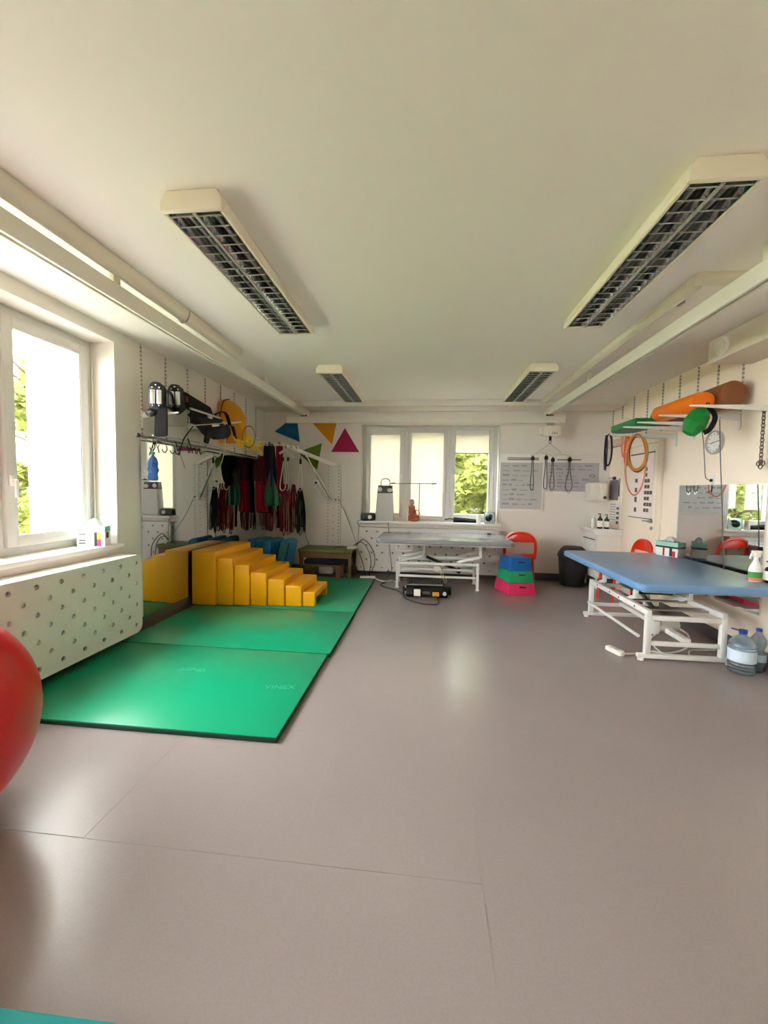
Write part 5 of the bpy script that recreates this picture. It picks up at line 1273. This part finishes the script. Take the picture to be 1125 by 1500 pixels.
# cords and chain
cd1 = thing('hanging_cord', 'grey cord curving down to a wall hook beside the clock', 'cord', (2.7, 4.38, 1.54))
part('cord', MB().tube([(2.66, 4.385, 2.09), (2.70, 4.40, 1.95), (2.74, 4.42, 1.70), (2.76, 4.43, 1.58), (2.772, 4.40, 1.55)], .004, n=6), M_skirt, cd1)
part('hook', MB().sphere((2.782, 4.38, 1.545), .016, 10, 6), M_black, cd1, smooth=True)
part('hook_plate', MB().box(2.79, 2.799, 4.35, 4.41, 1.51, 1.60), M_white, cd1, bevel=.002)
cd2 = thing('hanging_cord', 'long grey cord falling past the mirror onto the blue couch', 'cord', (2.64, 4.0, .73))
part('cord', MB().tube([(2.62, 4.06, 2.10), (2.63, 4.03, 1.7), (2.635, 3.97, 1.2), (2.64, 3.92, .737)], .004, n=6), M_skirt, cd2)
part('knot', MB().sphere((2.62, 4.06, 2.102), .012, 8, 6), M_skirt, cd2)
M_dsteel = mat('dark_steel', (120, 112, 100), .35, metal=1.0, var=.1, vscale=30)
ch = thing('steel_chain', 'steel chain with a ring cluster at the right picture edge', 'chain', (2.73, 3.72, 1.68))
z = 2.10
for k in range(14):
    part('link', MB().torus((2.735, 3.72, z), .014, .0035, axis='X' if k % 2 else 'Y', n=12, m=5, sy=1.5), M_dsteel, ch, smooth=True); z -= .030
for dy, dz in ((-.022, 0), (.022, 0), (0, -.024), (0, .012)): part('ring', MB().torus((2.735, 3.72 + dy, 1.668 + dz), .02, .0045, axis='X', n=16, m=6), M_dsteel, ch, smooth=True)
# coiled loops on the far bracket
def coil(x, y, z, rx, rz_, r, m, label, tilt=0.0):
    R = Matrix.Rotation(tilt, 3, 'Z')
    single('exercise_hoop', MB().torus((x, y, z), 1.0, r, axis='Y', n=48, m=8, sx=rx, sy=rz_, rot=R) if False else coilmb(x, y, z, rx, rz_, r, R), m, label, 'hoop', 'hoops on the far right bracket', smooth=True, angle=3)
def coilmb(x, y, z, rx, rz_, r, R):
    mb = MB(); n, m = 48, 8; vs = []; fs = []
    for i in range(n):
        t = 2 * PI * i / n; c = Vector((rx * math.cos(t), 0, rz_ * math.sin(t))); d = Vector((math.cos(t), 0, math.sin(t)))
        for k in range(m):
            q = 2 * PI * k / m; vs.append(Vector((x, y, z)) + R @ (c + d * r * math.cos(q) + Vector((0, r * math.sin(q), 0))))
    for i in range(n):
        for k in range(m): fs.append((i * m + k, ((i + 1) % n) * m + k, ((i + 1) % n) * m + (k + 1) % m, i * m + (k + 1) % m))
    return mb.add(vs, fs)
M_yrub = mat('yellow_rubber', (222, 160, 40), .45, var=.05); M_orub = mat('orange_rubber', (214, 96, 34), .45, var=.05)
M_pinkr = mat('salmon_rubber', (214, 128, 108), .45, var=.05); M_rrub = mat('rust_rubber', (150, 60, 24), .45, var=.05)
coil(2.37, 5.0, 1.875, .115, .20, .017, M_yrub, 'yellow rubber hoop at the front of the far bracket', .15)
coil(2.40, 5.04, 1.865, .118, .205, .016, M_rrub, 'rust brown rubber hoop just behind the yellow one', .25)
coil(2.27, 5.02, 1.90, .035, .175, .012, M_orub, 'narrow orange rubber loop left of the yellow hoop', .5)
coil(2.245, 5.03, 1.95, .045, .13, .009, M_pinkr, 'small salmon rubber loop at the left', .6)
coil(2.35, 4.97, 1.73, .115, .345, .009, M_pinkr, 'long salmon rubber loop hanging lowest over the poster', .1)
coil(2.06, 5.0, 1.90, .045, .18, .010, M_blackcloth, 'black elastic loop at the tip of the far bracket', .3)
coil(2.04, 5.02, 1.87, .03, .20, .009, mat('violet_elastic', (70, 50, 100), .7, var=.1), 'dark violet elastic loop beside the black one', .8)

# ---- blue treatment couch
M_bluev = mat('blue_couch_vinyl', (104, 146, 190), .27, var=.03, vscale=4, bump=.03, bscale=60)
bd = thing('treatment_couch', 'wide blue upholstered treatment couch on a white steel lifting frame', 'couch', (2.16, 4.1, 0))
mb = MB().prism(rrect(1.585, 2.72, 3.20, 4.96, .07, 5), 'Z', .668, .730)
part('top', mb, M_bluev, bd, bevel=.016, seg=3, smooth=True)
part('top_frame', MB().box(1.66, 2.64, 3.30, 4.86, .645, .667), M_metalw, bd, bevel=.003)
for x in (1.865, 2.45):
    for y in (3.605, 4.80):
        part('leg', MB().box(x - .022, x + .022, y - .022, y + .022, .055, .385), M_metalw, bd, bevel=.003)
    part('side_rail', MB().box(x - .02, x + .02, 3.585, 4.82, .386, .43), M_metalw, bd, bevel=.003)
    part('upper_rail', MB().box(x + .06 if x < 2 else x - .09, x + .09 if x < 2 else x - .06, 3.55, 4.65, .60, .644), M_metalw, bd, bevel=.003)
    for y in (3.95, 4.62):
        part('lift_post', MB().bar((x + (.06 if x < 2 else -.06), y, .62), (x + (.06 if x < 2 else -.06), y, .44), .035, .035).bar((x + (.06 if x < 2 else -.06), y, .46), (x + (.06 if x < 2 else -.06), y + .18, .385), .032, .03), M_metalw, bd, bevel=.003)
for y in (3.605, 4.80):
    part('cross_rail', MB().box(1.887, 2.43, y - .018, y + .018, .345, .384), M_metalw, bd, bevel=.003)
    part('lower_rail', MB().box(1.887, 2.43, y - .015, y + .015, .13, .165), M_metalw, bd, bevel=.003)
    part('foot_bar', MB().box(1.79, 2.54, y - .022, y + .022, .022, .056), M_metalw, bd, bevel=.004)
    for x in (1.82, 2.51): part('foot', MB().cyl((x, y, 0), (x, y, .0215), .025, n=14), M_white, bd, smooth=True)
part('foot_control_bar', MB().cyl((1.80, 3.62, .20), (1.83, 4.78, .17), .014), M_metalw, bd, smooth=True)
for ya, yb in ((3.75, 3.85), (4.05, 4.10)): part('centre_plate', MB().box(1.887, 2.43, ya, yb, .386, .40), M_alu, bd)
part('motor', MB().cyl((2.08, 3.92, .20), (2.30, 4.0, .20), .062, n=20).box(2.04, 2.10, 3.86, 3.98, .14, .26), M_metalw, bd, bevel=.006)
part('actuator', MB().cyl((2.20, 4.0, .22), (2.18, 4.5, .45), .022), M_alu, bd, smooth=True)
part('lower_beam', MB().box(2.16, 2.22, 3.62, 4.79, .15, .19), M_metalw, bd, bevel=.003)
for y in (3.8, 4.1, 4.3, 4.6): part('bolt', MB().cyl((1.843, y, .408), (1.852, y, .408), .010, n=10), M_dkgrey, bd)
single('tool_tray', MB().add([(2.06, 4.16, .432), (2.36, 4.16, .432), (2.36, 4.55, .432), (2.06, 4.55, .432), (2.04, 4.14, .49), (2.38, 4.14, .49), (2.38, 4.57, .49), (2.04, 4.57, .49), (2.065, 4.165, .49), (2.355, 4.165, .49), (2.355, 4.545, .49), (2.065, 4.545, .49), (2.07, 4.17, .44), (2.35, 4.17, .44), (2.35, 4.54, .44), (2.07, 4.54, .44)],
       [(3, 2, 1, 0), (0, 1, 5, 4), (1, 2, 6, 5), (2, 3, 7, 6), (3, 0, 4, 7), (4, 5, 9, 8), (5, 6, 10, 9), (6, 7, 11, 10), (7, 4, 8, 11), (8, 9, 13, 12), (9, 10, 14, 13), (10, 11, 15, 14), (11, 8, 12, 15), (12, 13, 14, 15)]),
       mat('dark_green_tray', (10, 60, 42), .4, var=.05), 'dark green tray lying on the frame under the blue couch', 'tray')
ccb = thing('motor_cables', 'white motor cables coiled on the floor under the blue couch', 'cable', (2.0, 3.8, 0))
part('cable', MB().tube([(2.30, 3.98, .18), (2.36, 3.9, .14), (2.30, 3.8, .06), (2.12, 3.74, .02), (1.98, 3.78, .012), (1.88, 3.72, .012), (1.70, 3.66, .02)], .008, n=6), M_cable_w, ccb)
part('cable', MB().tube([(2.1, 3.9, .14), (2.02, 3.85, .08), (2.08, 3.72, .012), (2.25, 3.7, .012), (2.36, 3.85, .012), (2.6, 3.9, .012)], .006, n=6), M_cable_w, ccb)
pd = thing('foot_switch', 'white hand control lying on the floor beside the blue couch', 'remote', (1.67, 3.73, 0))
mb = MB().prism([(-.085, -.03), (.06, -.036), (.085, -.02), (.085, .02), (.06, .036), (-.085, .03)], 'Z', 0.0, .04)
Rp = Matrix.Rotation(math.radians(-68), 3, 'Z'); mb.v = [Rp @ v + Vector((1.67, 3.73, .0005)) for v in mb.v]
part('case', mb, M_white, pd, bevel=.010)
mb = MB().box(-.05, .03, -.02, .02, .0402, .043); mb.v = [Rp @ v + Vector((1.67, 3.73, .0005)) for v in mb.v]
part('keypad', mb, M_pgrey, pd)

# ---- bottles on couch
sp = thing('spray_bottle', 'white spray bottle with green label on the blue couch', 'bottle', (2.565, 3.47, .7305))
p = (2.565, 3.47, .7305)
part('bottle', MB().lathe([(.042, 0), (.046, .005), (.047, .09), (.04, .12), (.018, .165), (.016, .19)], p, 20, sx=1, sy=.75), M_paper, sp, smooth=True)
part('trigger_head', MB().box(2.545, 2.59, 3.455, 3.485, .92, .96).box(2.53, 2.605, 3.46, 3.48, .945, .972).bar((2.53, 3.47, .95), (2.52, 3.47, .905), .012, .012), M_white, sp, bevel=.005)
part('label', MB().lathe([(.0475, .03), (.048, .032), (.048, .075), (.0475, .077)], p, 20, sx=1, sy=.76), mat('green_label', (60, 150, 70), .5), sp, smooth=True)
part('label', MB().lathe([(.0475, .008), (.048, .01), (.048, .029), (.0475, .03)], p, 20, sx=1, sy=.76), mat('orange_label', (224, 120, 80), .5), sp, smooth=True)
pump((2.645, 3.43, .7305), .17, .036, M_amber, 'dark amber bottle behind the spray bottle at the picture edge', M_paper)

# ---- water bottles on the floor
def pet_mat():
    m = bpy.data.materials.new('water_bottle_plastic'); m.use_nodes = True
    n = m.node_tree; n.nodes.remove(n.nodes['Principled BSDF'])
    t = n.nodes.new('ShaderNodeBsdfTransparent'); t.inputs[0].default_value = (0.86, 0.94, 0.97, 1)
    g = n.nodes.new('ShaderNodeBsdfGlossy'); g.inputs['Roughness'].default_value = .05
    d = n.nodes.new('ShaderNodeBsdfTranslucent'); d.inputs[0].default_value = lin((214, 236, 246))
    tc = n.nodes.new('ShaderNodeTexCoord'); nz = n.nodes.new('ShaderNodeTexNoise'); nz.inputs['Scale'].default_value = 38
    n.links.new(tc.outputs['Object'], nz.inputs['Vector'])
    bp = n.nodes.new('ShaderNodeBump'); bp.inputs['Strength'].default_value = .5; bp.inputs['Distance'].default_value = .01
    n.links.new(nz.outputs['Fac'], bp.inputs['Height']); n.links.new(bp.outputs[0], g.inputs['Normal'])
    lw = n.nodes.new('ShaderNodeLayerWeight'); lw.inputs[0].default_value = .35; n.links.new(bp.outputs[0], lw.inputs['Normal'])
    a = n.nodes.new('ShaderNodeMixShader'); a.inputs[0].default_value = .5
    n.links.new(t.outputs[0], a.inputs[1]); n.links.new(d.outputs[0], a.inputs[2])
    b = n.nodes.new('ShaderNodeMixShader'); n.links.new(lw.outputs['Facing'], b.inputs[0]); n.links.new(a.outputs[0], b.inputs[1]); n.links.new(g.outputs[0], b.inputs[2])
    n.links.new(b.outputs[0], n.nodes['Material Output'].inputs[0])
    return m
M_pet = pet_mat()
M_cap = mat('blue_cap', (24, 62, 150), .4, var=.03)
M_lab = mat('pale_blue_label', (206, 224, 238), .5, var=.08, vscale=20)
def wbottle(x, y, s, label, big):
    t = thing('water_bottle', label, 'bottle', (x, y, 0), group='water bottles on the floor')
    if big:
        prof = [(.07, 0), (.086, .010), (.09, .024), (.084, .036), (.09, .048), (.084, .060), (.09, .072), (.085, .086), (.09, .098), (.09, .2), (.083, .212), (.088, .222), (.082, .245), (.055, .28), (.026, .30), (.024, .315)]
        part('bottle', MB().lathe(prof, (x, y, 0), 24), M_pet, t, smooth=True)
        part('label', MB().lathe([(.0905, .10), (.091, .102), (.091, .19), (.0905, .192)], (x, y, 0), 24), M_lab, t, smooth=True)
        part('cap', MB().cyl((x, y, .315), (x, y, .343), .028), M_cap, t, smooth=True)
        part('carry_strap', MB().bar((x - .02, y, .335), (x - .085, y, .352), .016, .008), M_cap, t)
    else:
        prof = [(.04, 0), (.048, .01), (.046, .04), (.05, .07), (.048, .13), (.034, .15), (.036, .165), (.049, .20), (.046, .235), (.02, .275), (.016, .29)]
        part('bottle', MB().lathe([(r * s, h * s) for r, h in prof], (x, y, 0), 20), M_pet, t, smooth=True)
        part('label', MB().lathe([(.0505 * s, .075 * s), (.051 * s, .077 * s), (.049 * s, .125 * s), (.0485 * s, .127 * s)], (x, y, 0), 20), M_lab, t, smooth=True)
        part('cap', MB().cyl((x, y, .29 * s), (x, y, .31 * s), .019 * s), M_cap, t, smooth=True)
wbottle(2.50, 3.46, 1, 'large clear water bottle with blue cap by the couch leg', True)
wbottle(2.66, 3.52, 1.1, 'waisted clear water bottle right of the large one', False)
wbottle(2.71, 3.37, 1.1, 'clear water bottle cut by the right picture edge', False)
